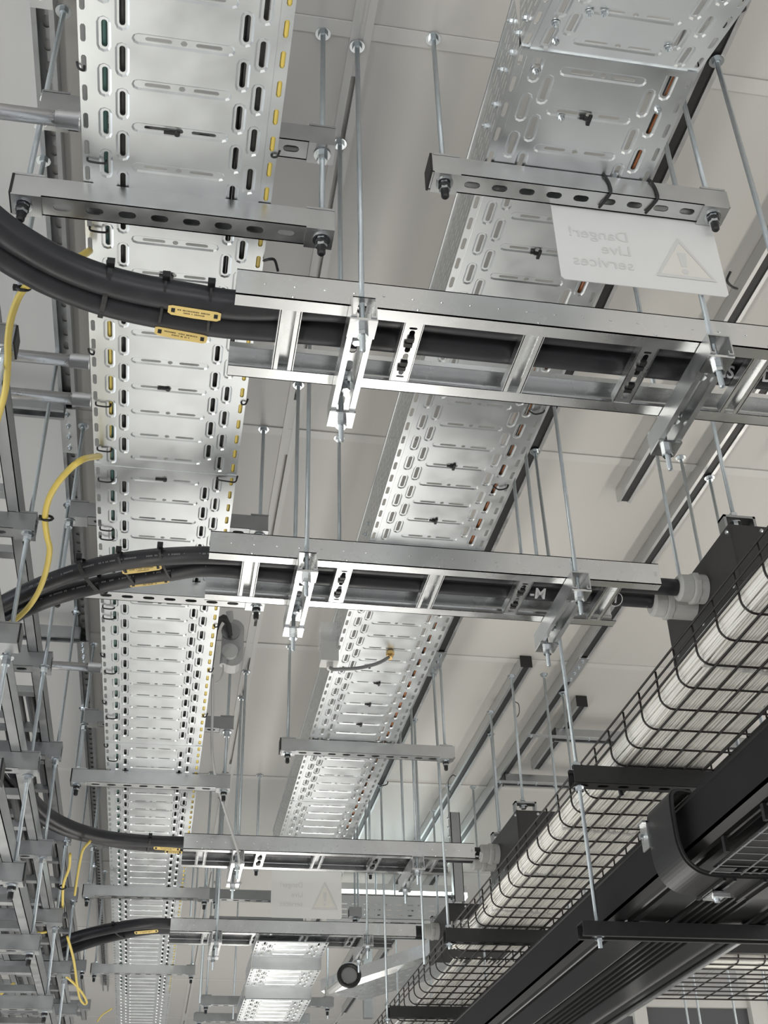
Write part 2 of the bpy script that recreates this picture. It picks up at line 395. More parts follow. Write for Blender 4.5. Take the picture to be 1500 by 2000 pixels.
# ------------------------------------------------------------------ channels (slotted strut)
def strut_mesh(mb, o, d, L, h=.041, wd=.041, opening='up', slots=True, slot0=.05, s_l=.028, s_w=.0135, holes=None, t=.0025):
    d = Vector(d).normalized(); o = Vector(o); s = Z_.cross(d)
    up = opening == 'up'
    def P(a, b, c): return o+d*a+s*b+Z_*c
    def bx(a0, a1, b0, b1, c0, c1):
        mb.add([P(a, b, c) for c in (c0, c1) for a, b in ((a0, b0), (a1, b0), (a1, b1), (a0, b1))],
               [(0, 3, 2, 1), (4, 5, 6, 7), (0, 1, 5, 4), (1, 2, 6, 5), (2, 3, 7, 6), (3, 0, 4, 7)])
    hw = wd/2
    bx(0, L, -hw, -hw+t, 0, h); bx(0, L, hw-t, hw, 0, h)
    c0, c1 = (h-t, h) if up else (0, t)
    bx(0, L, -hw+t, -hw+.0095, c0, c1); bx(0, L, hw-.0095, hw-t, c0, c1)
    c0, c1 = (h-.008, h-t) if up else (t, .008)
    bx(0, L, -hw+.0075, -hw+.0095, c0, c1); bx(0, L, hw-.0095, hw-.0075, c0, c1)
    zw0, zw1 = (0, t) if up else (h, h-t)
    if slots:
        n = max(1, int(round(L/.05))); st = L/n
        q = stadium(0, 0, s_l, s_w, 0, 4)
        v, f = fill([rect(-st/2, -hw, st/2, hw), q])
        for k in range(n):
            a0 = (k+.5)*st
            mb.add([P(a0+x, y, zw0) for x, y in v], f)
            mb.add([P(a0+x, y, zw0) for x, y in q]+[P(a0+x, y, zw1) for x, y in q], [(i, (i+1) % len(q), len(q)+(i+1) % len(q), len(q)+i) for i in range(len(q))])
            mb.add([P(a0+x, y, zw1) for x, y in v], f)
    else:
        bx(0, L, -hw+t, hw-t, min(zw0, zw1), max(zw0, zw1))

def strut(name, label, o, d, L, opening='up', m=None, group=None, ends='', capm=None, slots=True, h=.041, wd=.041, plates=None, cat='strut'):
    m = m or STRUTM
    t = thing(name, label, cat, o, group)
    mb = MB(); strut_mesh(mb, o, d, L, h, wd, opening, slots); part('channel', mb, m, t)
    dv = Vector(d).normalized(); sv = Z_.cross(dv); O = Vector(o)
    for e in ends:
        a = 0 if e == 'a' else L
        mb = MB(); sg = -1 if e == 'a' else 1
        q = rect(-wd/2-.0015, -.0015, wd/2+.0015, h+.0015)
        mb.prism(q, O+dv*(a-(0.004 if e == 'a' else 0)), sv, Z_, dv, .004); mb.prism(rect(-wd/2+.003, .003, wd/2-.003, h-.003), O+dv*(a if e == 'a' else a-.01), sv, Z_, dv, .01)
        part('end_cap', mb, BLACKP, t)
    for a in (plates or []):
        for c0, c1 in ((-.0045, -.0005), (h+.0005, h+.0045)):
            mb = MB(); loop = rect(-.023, -.0215, .023, .0215)
            c = O+dv*a+Z_*c0
            mb.prism(loop, c, dv, sv, Z_, c1-c0)
            for sy in (-.0215, .0200):
                mb.prism(rect(-.023, 0, .023, .0015), c+sv*sy+Z_*(0), dv, sv, Z_, (.012 if c0 < 0 else -.012)) if False else None
            part('clamp_plate', mb, m, t)
    return t

# ------------------------------------------------------------------ rods
mbn = MB(); mbn.cyl((0, 0, 0), (0, 0, .008), .0095, 6); HEX = mbn.mesh('hex_nut', NUTM)
mbn = MB(); mbn.cyl((0, 0, 0), (0, 0, .002), .0145, 18); WSH = mbn.mesh('washer', NUTM)
mbn = MB(); mbn.lathe((0, 0, 0), (0, 0, 1), [(0, .0045), (.003, .0068), (.020, .0070), (.024, .0105), (.030, .0105)], 12); CAP = mbn.mesh('rubber_cap', BLACKP)
def rod(label, x, y, zt, zb, top='ceil', levels=(), capped=False, group=None, x1=None, y1=None, r=.0048, stick=.028, coupler=None):
    """from zt (ceiling or channel) down to zb; levels = (z, side) nuts under/over a strut"""
    x1 = x if x1 is None else x1; y1 = y if y1 is None else y1
    t = thing('threaded_rod', label, 'threaded rod', (x, y, zt), group)
    def at(z):
        k = (zt-z)/max(1e-6, zt-zb); return (x+(x1-x)*k, y+(y1-y)*k)
    mb = MB(); e = zb-stick; xe, ye = at(e); mb.cyl((x, y, zt+.0), (xe, ye, e), r, 8); part('rod', mb, RODM, t, True)
    org = Vector((x, y, zt))
    def small(nm, me, z):
        px, py = at(z); o = link(nm, me, t, Vector((px, py, z))-org); return o
    if top: small('washer', WSH, zt-.003); small('hex_nut', HEX, zt-.011)
    for z, sd in levels:
        if sd < 0: small('washer', WSH, z-.007); small('hex_nut', HEX, z-.0150); small('hex_nut', HEX, z-.0235) if stick > .02 else None
        else: small('hex_nut', HEX, z+.0055)
    if capped: small('rubber_cap', CAP, zb-stick-.012)
    if coupler: 
        px, py = at(coupler); mb = MB(); mb.cyl((px, py, coupler), (px, py, coupler-.03), .0085, 6); part('coupling_nut', mb, NUTM, t)
    return t

near = ['nearest', 'second', 'third', 'fourth', 'fifth', 'sixth']
# struts under the left tray, with the short ones above it on the same rods
ROWS = [1.372, 2.59, 3.82, 5.05, 6.33]
for k, y in enumerate(ROWS):
    lab = 'grey slotted strut crossing under the left perforated tray, %s from the camera' % near[k]
    strut('strut_channel', lab, (-.315, y, 1.472), (1, 0, 0), .505, 'up', ends='a', plates=(.022, .483))
    if k < 4:
        strut('strut_channel', 'grey strut crossing above the left perforated tray, %s from the camera' % near[k], (-.300, y, 1.680), (1, 0, 0), .492, 'up', plates=(.022, .47), m=DULL)
    for sx, nm, tip in ((-.298, 'left', -.298), (.172, 'right', .172)):
        lv = [(1.472, -1), (1.513, 1)] + ([(1.680, -1), (1.721, 1)] if k < 4 else [])
        rod('threaded rod carrying the %s end of the %s strut row under the left tray' % (nm, near[k]), sx, y, HZ if sx > 0 else 1.977, 1.472, 'ceil', lv, True)
# struts under the right tray
BROWS = [(1.350, 'nearest'), (2.60, 'second'), (3.83, 'third'), (5.05, 'fourth')]
for k, (y, nm) in enumerate(BROWS):
    strut('strut_channel', 'grey slotted strut under the right perforated tray, %s from the camera' % nm, (.355, y, 1.617), (1, 0, 0), .535 if k != 2 else .60, 'up', ends='a', plates=(.026, .509 if k != 2 else .57))
    for sx, e in ((.379, 'left'), (.864 if k != 2 else .925, 'right')):
        rod('threaded rod carrying the %s end of the %s strut under the right tray' % (e, nm), sx, y, HZ, 1.617, 'ceil', [(1.617, -1), (1.658, 1)], True, y1=y)

# ------------------------------------------------------------------ longitudinal channels under the ceiling
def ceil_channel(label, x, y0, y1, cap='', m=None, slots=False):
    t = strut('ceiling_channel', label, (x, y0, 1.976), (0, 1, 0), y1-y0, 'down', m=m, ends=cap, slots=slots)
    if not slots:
        mb = MB(); mb.box((x-.0178, y0+.012, 1.9795), (x+.0178, y1-.002, 2.0135)); part('shade_insert', mb, BLACKM, t, label='black fill standing in for shade inside the channel')  # solid black put in for the shaded interior of the open channel
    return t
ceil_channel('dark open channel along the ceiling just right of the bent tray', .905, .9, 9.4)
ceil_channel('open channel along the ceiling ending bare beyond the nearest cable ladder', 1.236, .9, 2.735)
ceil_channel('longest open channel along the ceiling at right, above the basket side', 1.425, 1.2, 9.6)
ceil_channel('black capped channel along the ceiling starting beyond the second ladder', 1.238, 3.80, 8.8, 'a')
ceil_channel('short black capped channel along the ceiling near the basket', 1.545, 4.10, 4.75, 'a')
ceil_channel('perforated open channel along the ceiling left of the left tray', -.336, .8, 9.0, m=DULL, slots=True)
for k, (x, y, L, lb) in enumerate(((1.50, 4.33, 1.0, 'upper'), (1.42, 4.82, 1.0, 'lower'))):
    strut('ceiling_channel', 'cross channel bolted under the long ceiling channel by the basket, %s of the pair' % lb, (x, y, 1.934), (1, 0, 0), L, 'down', ends='a', m=DULL)
    mb = MB(); mb.box((1.37, y-.045, 1.930), (1.67, y-.022, 1.934))
    t = single('joint_plate', mb, STRUTM, (1.37, y-.045, 1.93), 'flat bolted joint plate on the %s cross channel at the ceiling' % lb, 'joint plate')
    for q in range(4): bolt(t, (1.39+q*.08, y-.034, 1.930))
strut('ceiling_channel', 'cross channel at the ceiling left of the left tray, the near one', (-1.3, 2.50, 1.934), (1, 0, 0), .96, 'down', m=DULL)
strut('ceiling_channel', 'cross channel at the ceiling left of the left tray, the far one', (-1.3, 3.72, 1.934), (1, 0, 0), .96, 'down', m=DULL)
for x, y0, lb in ((.905, 3.72, 'the channel right of the bent tray'), (1.425, 3.70, 'the longest channel at right'), (-.336, 2.52, 'the left channel, near joint'), (-.336, 3.80, 'the left channel, far joint'), (-.336, 1.18, 'the left channel at the top left corner')):
    mb = MB(); mb.box((x-.020, y0, 1.971), (x+.020, y0+.19, 1.975))
    t = single('joint_plate', mb, STRUTM, (x, y0, 1.971), 'flat four bolt splice plate on %s' % lb, 'joint plate')
    for q in range(4): bolt(t, (x, y0+.022+q*.048, 1.971))

# ------------------------------------------------------------------ cable ladders
def rung_open(mb, x, y0, y1, z):
    for s in (-1, 1):
        mb.box((x+s*.0165-.0015, y0, z), (x+s*.0165+.0015, y1, z+.018))
        a, b = sorted((x+s*.0165, x+s*.0085)); mb.box((a, y0, z), (b, y1, z+.0015))
    mb.box((x-.0165, y0, z+.016), (x+.0165, y1, z+.018))
def rung_slot(mb, x, y0, y1, z):
    L = y1-y0; c = (y0+y1)/2
    hs = [stadium(0, -L*.40, .014, .005, 0, 3), stadium(0, L*.40, .014, .005, 0, 3), stadium(0, -L*.19, .055, .009, 90, 3), stadium(0, L*.19, .055, .009, 90, 3)]
    v, f = fill([rect(-.0155, -L/2, .0155, L/2)]+hs); mb.add([(x+p, c+q, z) for p, q in v], f)
    for s in (-1, 1): mb.box((x+s*.0155-.001, y0, z), (x+s*.0155+.001, y1, z+.018))
def ladder(label, x0, x1f, x1b, yn, yf, z=1.341, H=.054, first=.13, pitch=.2):
    t = thing('cable_ladder', label, 'cable ladder', (x0, yn, z))
    for y, s, xe in ((yn, 1, x1f), (yf, -1, x1b)):
        mb = MB()
        a, b = sorted((y, y+s*.002)); mb.box((x0, a, z), (xe, b, z+H))
        a, b = sorted((y, y+s*.026))
        mb.box((x0, a, z), (xe, b, z+.002)); mb.box((x0, a, z+H-.002), (xe, b, z+H))
        a, b = sorted((y+s*.024, y+s*.026)); mb.box((x0, a, z+H-.010), (xe, b, z+H-.002))
        a, b = sorted((y+s*.002, y+s*.006)); mb.box((x0, a, z+.024), (xe, b, z+.028))
        rl = part('side_rail', mb, LADM, t)
        md = MB(); x = x0+.045
        while x < xe-.03:
            md.lathe((x, y-s*.0002, z+H*.52), (0, -s, 0), [(0, .0028), (.0012, .0022)], 8)
            x += .0475
        for k in range(5):
            if first+pitch*k < xe: md.lathe((first+pitch*k, y-s*.0002, z+.006), (0, -s, 0), [(0, .0032), (.0015, .0022)], 8)
        part('dimples', md, LADM, rl, kind='stuff')
        mh = MB(); mh.box((xe-.014, y-s*.0005-.0004, z+H*.5-.005), (xe-.007, y-s*.0005+.0004, z+H*.5+.005)); part('end_hole', mh, WHITEP, rl)
    k = 0; x = first
    while x < min(x1f, x1b):
        mb = MB(); (rung_open if k % 2 == 0 else rung_slot)(mb, x, yn+.024, yf-.024, z+.001)
        r = part('rung', mb, LADM, t)
        if k % 2:
            for yy in (yn+(yf-yn)*.36, yn+(yf-yn)*.66):
                mb = MB(); mb.box((x-.006, yy-.012, z-.003), (x+.006, yy-.002, z+.004)); mb.box((x-.009, yy+.0, z-.004), (x+.005, yy+.009, z+.004)); part('tie_strap', mb, BLACKP, r)
        x += pitch; k += 1
    return t
ladder('nearest galvanised cable ladder crossing the upper part of the picture', .040, 1.45, 1.45, 1.386, 1.584)
ladder('second cable ladder from the camera, ending at the first pair of white glands', .041, 1.030, .985, 2.152, 2.352)
ladder('third cable ladder from the camera, under the hanging grey sensor lead', .057, 1.060, 1.005, 4.030, 4.225, first=.12)
ladder('farthest cable ladder, lowest in the picture, ending at the lit gland', .042, 1.052, .985, 5.045, 5.250, first=.19)
LNAME = ['nearest', 'second', 'third', 'farthest']
RODS_L = [(1.386, 1.616, .239, .828), (2.144, 2.388, .243, .832), (4.040, 4.262, .240, .855), (5.037, 5.270, .229, .845)]
for k, (ya, yb, xa, xb) in enumerate(RODS_L):
    for x, e, top in ((xa, 'left', HZ-.004), (xb, 'right', HZ)):
        t = strut('ladder_bracket', 'short open strut clamped under the %s end of the %s cable ladder' % (e, LNAME[k]), (x, ya-.024, 1.298), (0, 1, 0), yb-ya+.048, 'down', m=LADM if x < .5 else STRUTM, slots=(x < .5))
        for yy in (ya, yb):
            mb = MB(); mb.box((x-.022, yy-.021, 1.293), (x+.022, yy+.021, 1.2975)); part('square_washer', mb, LADM, t)
        for yy in ((ya+.055), (yb-.055)):
            mb = MB(); mb.cyl((x, yy, 1.325), (x, yy, 1.336), .013, 14); mb.cyl((x, yy, 1.312), (x, yy, 1.325), .0075, 6); part('channel_nut', mb, NUTM, t)
        for yy, q in ((ya, 'near'), (yb, 'far')):
            rod('threaded rod at the %s side of the %s cable ladder, %s end' % (q, LNAME[k], e), x, yy, top, 1.293, 'ceil', [(1.3005, -1)], stick=.045)

# ------------------------------------------------------------------ heavy black cables
def pair_path(inl_y, z, xr, left):
    return [(xr, inl_y, z), (.8, inl_y, z), (.5, inl_y, z), (.2, inl_y, z)] + left
C1R, C2R, CZ = .0245, .0195, 1.392
cables = []
def heavy(label, pts, r):
    mb = MB(); mb.tube(pts, r, 20, 6); o = single('power_cable', mb, CABLEM, pts[3], label, 'power cable', smoothf=True); cables.append(o); return o
c = 1.385
heavy('thick black power cable on the nearest ladder, upper of its pair', pair_path(1.440, c, 1.6, [(.05, 1.458, c), (-.03, 1.453, c), (-.10, 1.446, c), (-.16, 1.434, c), (-.215, 1.414, c), (-.27, 1.382, c), (-.325, 1.335, c), (-.39, 1.25, c), (-.44, 1.12, c), (-.48, .95, c)]), C1R)
k1b = heavy('thick black power cable on the nearest ladder, lower of its pair', pair_path(1.499, c, 1.6, [(.05, 1.505, c), (-.03, 1.502, c), (-.10, 1.494, c), (-.16, 1.482, c), (-.215, 1.463, c), (-.27, 1.435, c), (-.33, 1.388, c), (-.40, 1.30, c), (-.478, 1.18, c), (-.545, 1.0, c)]), C1R)
c = 1.380
heavy('black power cable on the second ladder, upper of its pair', pair_path(2.222, c, 1.12, [(.05, 2.226, c), (-.04, 2.242, c), (-.12, 2.268, c), (-.19, 2.302, c), (-.26, 2.352, c), (-.33, 2.415, c), (-.40, 2.49, c), (-.50, 2.62, c), (-.60, 2.80, c)]), C2R)
k2b = heavy('black power cable on the second ladder, lower of its pair', pair_path(2.284, c, 1.085, [(.05, 2.278, c), (-.04, 2.310, c), (-.12, 2.346, c), (-.20, 2.389, c), (-.28, 2.442, c), (-.35, 2.505, c), (-.42, 2.59, c), (-.50, 2.70, c), (-.58, 2.86, c)]), C2R)
c = 1.385
heavy('black power cable on the third ladder, upper of its pair', pair_path(4.105, c, 1.12, [(.05, 4.100, c), (-.05, 4.098, c), (-.14, 4.085, c), (-.21, 4.062, c), (-.28, 4.015, c), (-.34, 3.945, c), (-.39, 3.85, c), (-.43, 3.70, c), (-.46, 3.5, c)]), .021)
heavy('black power cable on the third ladder, lower of its pair', pair_path(4.150, c, 1.10, [(.05, 4.148, c), (-.05, 4.140, c), (-.14, 4.122, c), (-.22, 4.085, c), (-.305, 4.035, c), (-.372, 3.955, c), (-.43, 3.84, c), (-.478, 3.69, c), (-.52, 3.5, c)]), .021)
heavy('black power cable on the farthest ladder, upper of its pair', pair_path(5.120, c, 1.12, [(.05, 5.10, c), (-.05, 5.105, c), (-.15, 5.155, c), (-.24, 5.225, c), (-.34, 5.33, c), (-.42, 5.45, c), (-.50, 5.62, c)]), .022)
heavy('black power cable on the farthest ladder, lower of its pair', pair_path(5.168, c, 1.12, [(.05, 5.17, c), (-.05, 5.195, c), (-.15, 5.27, c), (-.24, 5.36, c), (-.34, 5.49, c), (-.42, 5.62, c), (-.50, 5.80, c)]), .022)

def words(parent_loc, txt, size, p, xdir=(1, 0, 0), up=(0, -.70, .71), m=None, name='lettering', parent=None, ext=.0004, sx=1.0, align='CENTER', fat=0.0):
    cu = bpy.data.curves.new('t', 'FONT'); cu.body = txt; cu.size = size; cu.align_x = align; cu.align_y = 'CENTER'; cu.extrude = ext; cu.resolution_u = 3; cu.offset = fat
    o = bpy.data.objects.new('t', cu); COL.objects.link(o)
    bpy.context.view_layer.update()
    me = bpy.data.meshes.new_from_object(o.evaluated_get(bpy.context.evaluated_depsgraph_get()))
    bpy.data.objects.remove(o)
    me.materials.clear(); me.materials.append(m)
    x = Vector(xdir).normalized(); u = Vector(up); u = (u-x*u.dot(x)).normalized(); n = x.cross(u)
    Mx = Matrix(((x.x*sx, u.x, n.x, p[0]-parent_loc[0]), (x.y*sx, u.y, n.y, p[1]-parent_loc[1]), (x.z*sx, u.z, n.z, p[2]-parent_loc[2]), (0, 0, 0, 1)))
    me.transform(Mx)
    return link(name, me, parent)
def on_cable(o, txt, x, y, z, r, size, **k):
    n = Vector((0, -.72, -.69)).normalized()
    words(Vector(o['org'][:]), txt, size, Vector((x, y, z))+n*(r+.0003), m=CHALK, parent=o, fat=.0007, **k)
on_cable(k1b, 'MS', .895, 1.499, 1.385, C1R, .030); on_cable(k1b, '-D', .972, 1.499, 1.385, C1R, .030)
on_cable(k2b, 'LV-M', .765, 2.284, 1.380, C2R, .034); on_cable(k2b, '-D', .862, 2.284, 1.380, C2R, .030); on_cable(k2b, 'A', .925, 2.284, 1.380, C2R, .030); on_cable(k2b, '1', .968, 2.284, 1.380, C2R, .026)
mb = MB(); n_ = Vector((0, -.72, -.69)).normalized(); u_ = Vector((0, -.69, .72)); cc = Vector((.968, 2.284, 1.380))+n_*(C2R+.0006)
mb.tube([cc+X_*.0155*cos(a)+u_*.016*sin(a) for a in [2*pi*i/16 for i in range(16)]], .0011, 5, 1, True); part('lettering', mb, CHALK, k2b)
on_cable(cables[4], 'V-M', 1.085, 4.10, 1.385, .021, .036)
# faint printed sheath marks on the second pair
for o, row in ((cables[2], [(.045, 2.226), (-.04, 2.242), (-.12, 2.268), (-.19, 2.302), (-.26, 2.352), (-.33, 2.415)]), (k2b, [(.045, 2.279), (-.04, 2.310), (-.12, 2.346), (-.20, 2.389), (-.28, 2.442), (-.35, 2.505)])):
    P = smooth([(x, y, 1.380) for x, y in row], 8); mb = MB(); nv = Vector((.1, -.97, -.22)).normalized()
    for i in range(len(P)-1):
        if i % 5 == 3: continue
        d = P[i+1]-P[i]
        for q in range(3):
            if random.random() < .25: continue
            a = P[i]+d*(q/3+.05); t_ = d.normalized(); up = Z_.cross(t_).cross(t_).normalized(); nn = t_.cross(Z_).normalized(); nn = nn if nn.y < 0 else -nn
            nn = (nn*.93-Z_*.36).normalized(); up2 = t_.cross(nn).normalized()
            mb.prism(rect(0, -.0016, d.length*.22, .0016), a+nn*(C2R+.0001), t_, up2, nn, .0004)
    part('print', mb, GREYCAB, o, kind='stuff')

# ties and tags round the cable pairs
def wrap(label, ctr, ax, ry, rz, r=.0022, w=.006, buckle=True):
    ax = Vector(ax).normalized(); s = Z_.cross(ax).normalized(); c = Vector(ctr)
    mb = MB(); N = 20
    v = []; f = []
    for i in range(N):
        a = 2*pi*i/N; e = s*cos(a)*ry+Z_*sin(a)*rz
        v += [c+e+ax*(w/2), c+e-ax*(w/2), c+e*1.03-ax*(w/2), c+e*1.03+ax*(w/2)]
    for i in range(N):
        j = (i+1) % N
        for q in range(4): f.append((i*4+q, i*4+(q+1) % 4, j*4+(q+1) % 4, j*4+q))
    mb.add(v, f)
    t = single('cable_tie', mb, BLACKP, ctr, label, 'cable tie')
    if buckle:
        mb = MB(); b = c-s*ry*1.0+Z_*rz*.45; mb.box(b-Vector((.006, .006, .005)), b+Vector((.006, .004, .007))); part('buckle', mb, BLACKP, t)
    return t
wrap('black tie round both near cables below the slotted tray, left one', (-.165, 1.460, 1.385), (1, .16, 0), .054, .0262, w=.008)
wrap('black tie round the near cable pair, beside the left end of the yellow tags', (-.075, 1.475, 1.385), (1, .1, 0), .053, .0258, w=.004)
wrap('black tie round the near cable pair, beside the nearest ladder end', (.002, 1.480, 1.385), (1, 0, 0), .053, .0258, w=.004)
wrap('grey wide strap round the second cable pair, left of the tray', (-.205, 2.350, 1.380), (1, -.45, 0), .068, .021, w=.010)
wrap('black tie round the second cable pair, left end of the tags', (-.125, 2.307, 1.380), (1, -.4, 0), .064, .021, w=.005)
wrap('black tie round the second cable pair, near the ladder end', (-.045, 2.276, 1.380), (1, -.3, 0), .060, .021, w=.005)
wrap('black tie round the third cable pair beside the yellow tags', (-.06, 4.119, 1.385), (1, .1, 0), .05, .0225, w=.006)
wrap('black tie round the farthest cable pair left of the yellow tag', (-.16, 5.215, 1.385), (1, -.5, 0), .068, .0235, w=.008)
def ctag(label, p0, p1, hgt=.014):
    p0 = Vector(p0); p1 = Vector(p1); d = (p1-p0); L = d.length; d.normalize(); up = Vector((0, -.72, .69)); up = (up-d*up.dot(d)).normalized(); n = d.cross(up)
    mb = MB(); c = p0
    lp = [(0, -hgt*.3), (.006, -hgt*.5), (L*.5, -hgt*.55), (L-.006, -hgt*.5), (L, -hgt*.3), (L, hgt*.4), (L-.006, hgt*.5), (.006, hgt*.5), (0, hgt*.4)]
    mb.prism(lp, c, d, up, n, .0012)
    t = single('cable_tag', mb, TAGM, tuple(p0), label, 'cable tag')
    m2 = MB()
    for a in (.008, L-.008):
        m2 = MB(); m2.prism(rect(-.003, -.0032, .003, .0032), c+d*a+n*.0013, d, up, n, .0006); part('tie_slot', m2, BLACKP, t)
    m2 = MB()
    for row, k in ((.0018, 26), (-.0022, 16)):
        for q in range(k):
            if random.random() < .15: continue
            xx = L/2+(q-k/2)*.0021; m2.prism(rect(0, -.0010, .0013*(.6+random.random()*.5), .0010), c+d*xx+up*row+n*.0013, d, up, n, .0003)
    part('print', m2, INK, t)
    return t
def px(ptx, pty, z):                            # point at height z behind a measured picture position
    d = Fv + Rr*((ptx-750)/2362.0) - Uu*((pty-1000)/2362.0)
    return d*(z/d.z)
ctag('yellow printed tag on the nearest cable pair, the upper one', px(328, 604, 1.3555), px(431, 620, 1.3555), .015)
ctag('yellow printed tag on the nearest cable pair, the lower one', px(302, 645, 1.3575), px(404, 664, 1.3575), .014)
ctag('yellow tag on the second cable pair, the upper one', px(239, 1117, 1.361), px(316, 1107, 1.361), .012)
ctag('yellow tag on the second cable pair, the lower one', px(254, 1143, 1.362), px(331, 1134, 1.362), .010)
ctag('yellow tag on the third cable pair, the upper one', px(300, 1656, 1.362), px(352, 1659, 1.362), .011)
ctag('yellow tag on the third cable pair, the lower one', px(322, 1663, 1.362), px(356, 1665, 1.362), .009)
ctag('yellow tag on the farthest cable pair, right of the strap', px(263, 1822, 1.362), px(309, 1818, 1.362), .013)

# ------------------------------------------------------------------ tap-off boxes, glands and brackets
def tap_box(lb, x0, y0, y1, z0=1.305, z1=1.450, wd=.30, gl=()):
    t = thing('tap_off_box', 'black metal tap-off box above the wire basket, %s from the camera' % lb, 'electrical box', (x0, y0, z0))
    mb = MB(); mb.box((x0, y0, z0), (x0+wd, y1, z1)); part('body', mb, BOXM, t)
    mb = MB(); mb.box((x0-.0015, y0-.0015, z0-.012), (x0+.012, y1+.0015, z0+.002)); mb.box((x0-.0015, y0-.0025, z0), (x0+.004, y0, z1)); part('edge_trim', mb, BLACKM, t)
    for yy, zz in ((y0+.012, z1-.014), (y1-.03, z1-.012), (y0+.03, z0+.004), (y0+.2, z0+.004), (y1-.03, z0+.004)):
        mb = MB(); mb.lathe((x0, yy, zz), (-1, 0, 0), [(0, .006), (.003, .005), (.005, .002)], 10); part('screw', mb, NUTM, t)
    mb = MB(); mb.lathe((x0+.075, y0, z1-.012), (0, -1, 0), [(0, .006), (.003, .005), (.005, .002)], 10); part('screw', mb, NUTM, t)
    # hanging bracket on top
    for yy in (y0+.02, y1-.05):
        mb = MB(); bz = z1
        mb.box((x0+.004, yy, bz), (x0+.010, yy+.03, bz+.040)); mb.box((x0+.074, yy, bz), (x0+.080, yy+.03, bz+.040)); mb.box((x0+.004, yy, bz+.034), (x0+.080, yy+.03, bz+.040))
        part('hanging_bracket', mb, DULL, t)
    for gy, gz, gx in gl:
        mb = MB(); mb.lathe((gx, gy, gz), (1, 0, 0), [(0, .024), (.004, .029), (.006, .031), (.030, .0315), (.032, .030), (.034, .034), (x0-gx-.001, .034)], 24)
        g = single('cable_gland', mb, GLANDM, (gx, gy, gz), 'pale grey plastic cable gland on the %s black box, %s' % (lb, 'front one' if (gy, gz, gx) == gl[0] else 'rear one'), 'cable gland')
        mb = MB(); mb.cyl((gx+.036, gy, gz), (gx+.046, gy, gz), .038, 8); part('lock_nut', mb, GLANDM, g)
tap_box('nearest', 1.165, 2.055, 2.440, gl=((2.222, 1.380, 1.098), (2.290, 1.375, 1.060)))
tap_box('second', 1.165, 3.84, 4.225, gl=((4.105, 1.385, 1.095), (4.16, 1.375, 1.080)))
tap_box('third', 1.165, 4.93, 5.31, gl=((5.120, 1.385, 1.095),))
for k, (y0, y1, lb) in enumerate(((2.075, 2.405, 'nearest'), (3.86, 4.19, 'second'), (4.95, 5.275, 'third'))):
    for yy, e in ((y0+.015, 'near'), (y1, 'far')):
        rod('threaded rod to the %s bracket of the %s black tap-off box' % (e, lb), 1.202, yy, 1.977, 1.490, 'c', [(1.490, 1), (1.483, -1)], stick=.004)
# a white tie end on the wire of the rear gland is part of the ladder cables
# flat power busbar that the boxes clip onto is hidden above the basket

# ------------------------------------------------------------------ wire basket
BL, BR, BF, BT = .994, 1.285, 1.055, 1.140
def basket(label, bl, br, bf, bt, y0, y1, pitch=.1026, r=.0024, yoff=0.0):
    t = thing('wire_basket', label, 'cable basket', (bl, y0, bf))
    y = y0+yoff
    me = None; ref = y
    while y < y1:
        if me is None:
            mb = MB(); rr = .028
            pts = [(bl, y, bt)] + [(bl, y, bf+rr+.02)] + [(bl+rr-rr*cos(a), y, bf+rr-rr*sin(a)) for a in [pi/2*k/5 for k in range(6)]] + [(bl+(br-bl)*.5, y, bf)] + \
                  [(br-rr+rr*sin(a), y, bf+rr-rr*cos(a)) for a in [pi/2*k/5 for k in range(6)]] + [(br, y, bt)]
            mb.tube(pts, r, 7, 1); me = mb.mesh('cross_wire', WIREM, (bl, y0, bf), True)
        o = link('cross_wire', me, t, (0, y-ref, 0)); y += pitch
    lx = [(bl-.004, bt), (bl-.004, bt-.023), (bl-.003, bt-.043)]
    n = int(round((br-bl-.06)/.05))
    for k in range(n+1): lx.append((bl+.03+k*(br-bl-.06)/n, bf-.004))
    lx += [(br+.004, bt-.043), (br+.004, bt-.023), (br+.004, bt)]
    for x, z in lx:
        mb = MB(); mb.cyl((x, y0, z), (x, y1, z), r*1.05, 7); part('long_wire', mb, WIREM, t, True)
    return t
basket('black wire basket full of white cables running away at the right', BL, BR, BF, BT, 1.0, 7.6, yoff=(1.677*1.055-1.0) % .1026)
# white data cables, bundled
nb = 5; wdt = (BR-BL-.075)/nb
for b in range(nb):
    mb = MB(); cx = BL+.012+wdt*(b+.5)
    ncol = 7
    for row in range(5):
        for cidx in range(ncol):
            if row == 4 and cidx in (0, 6): continue
            x = cx+(cidx-(ncol-1)/2)*wdt/ncol; z = BF+.006+row*.0066+(.003 if row == 0 else .002)
            pts = []; yy = 1.0; ph = random.random()*6; am = .0012+.0010*random.random()
            while yy < 4.02:
                pts.append((x+am*sin(yy*9+ph)+.001*random.uniform(-1, 1), yy, z+.0012*sin(yy*7+ph*2))); yy += .14
            ex = cx+(cidx-3)*.012
            pts += [(ex, 4.16, z+.012), (ex+.01, 4.26, z+.035), (ex+.03, 4.32, z+.075+.01*row)]
            mb.tube(pts, .0034, 5, 2)
    o = single('data_cable_bundle', mb, DATAM, (cx, 1.0, BF), 'bundle of white data cables lying in the long wire basket, %s from its left side' % ORD[b], 'cable bundle', smoothf=True)
    for yy in (1.98, 2.92, 3.30, 3.66):
        m2 = MB(); hw = wdt/2-.001
        m2.prism([(-hw, 0), (hw, 0), (hw, .038), (-hw, .038)], (cx, yy+b*.006, BF+.0035), X_, Z_, Y_, .012)
        part('white_strap', m2, VELC, o)
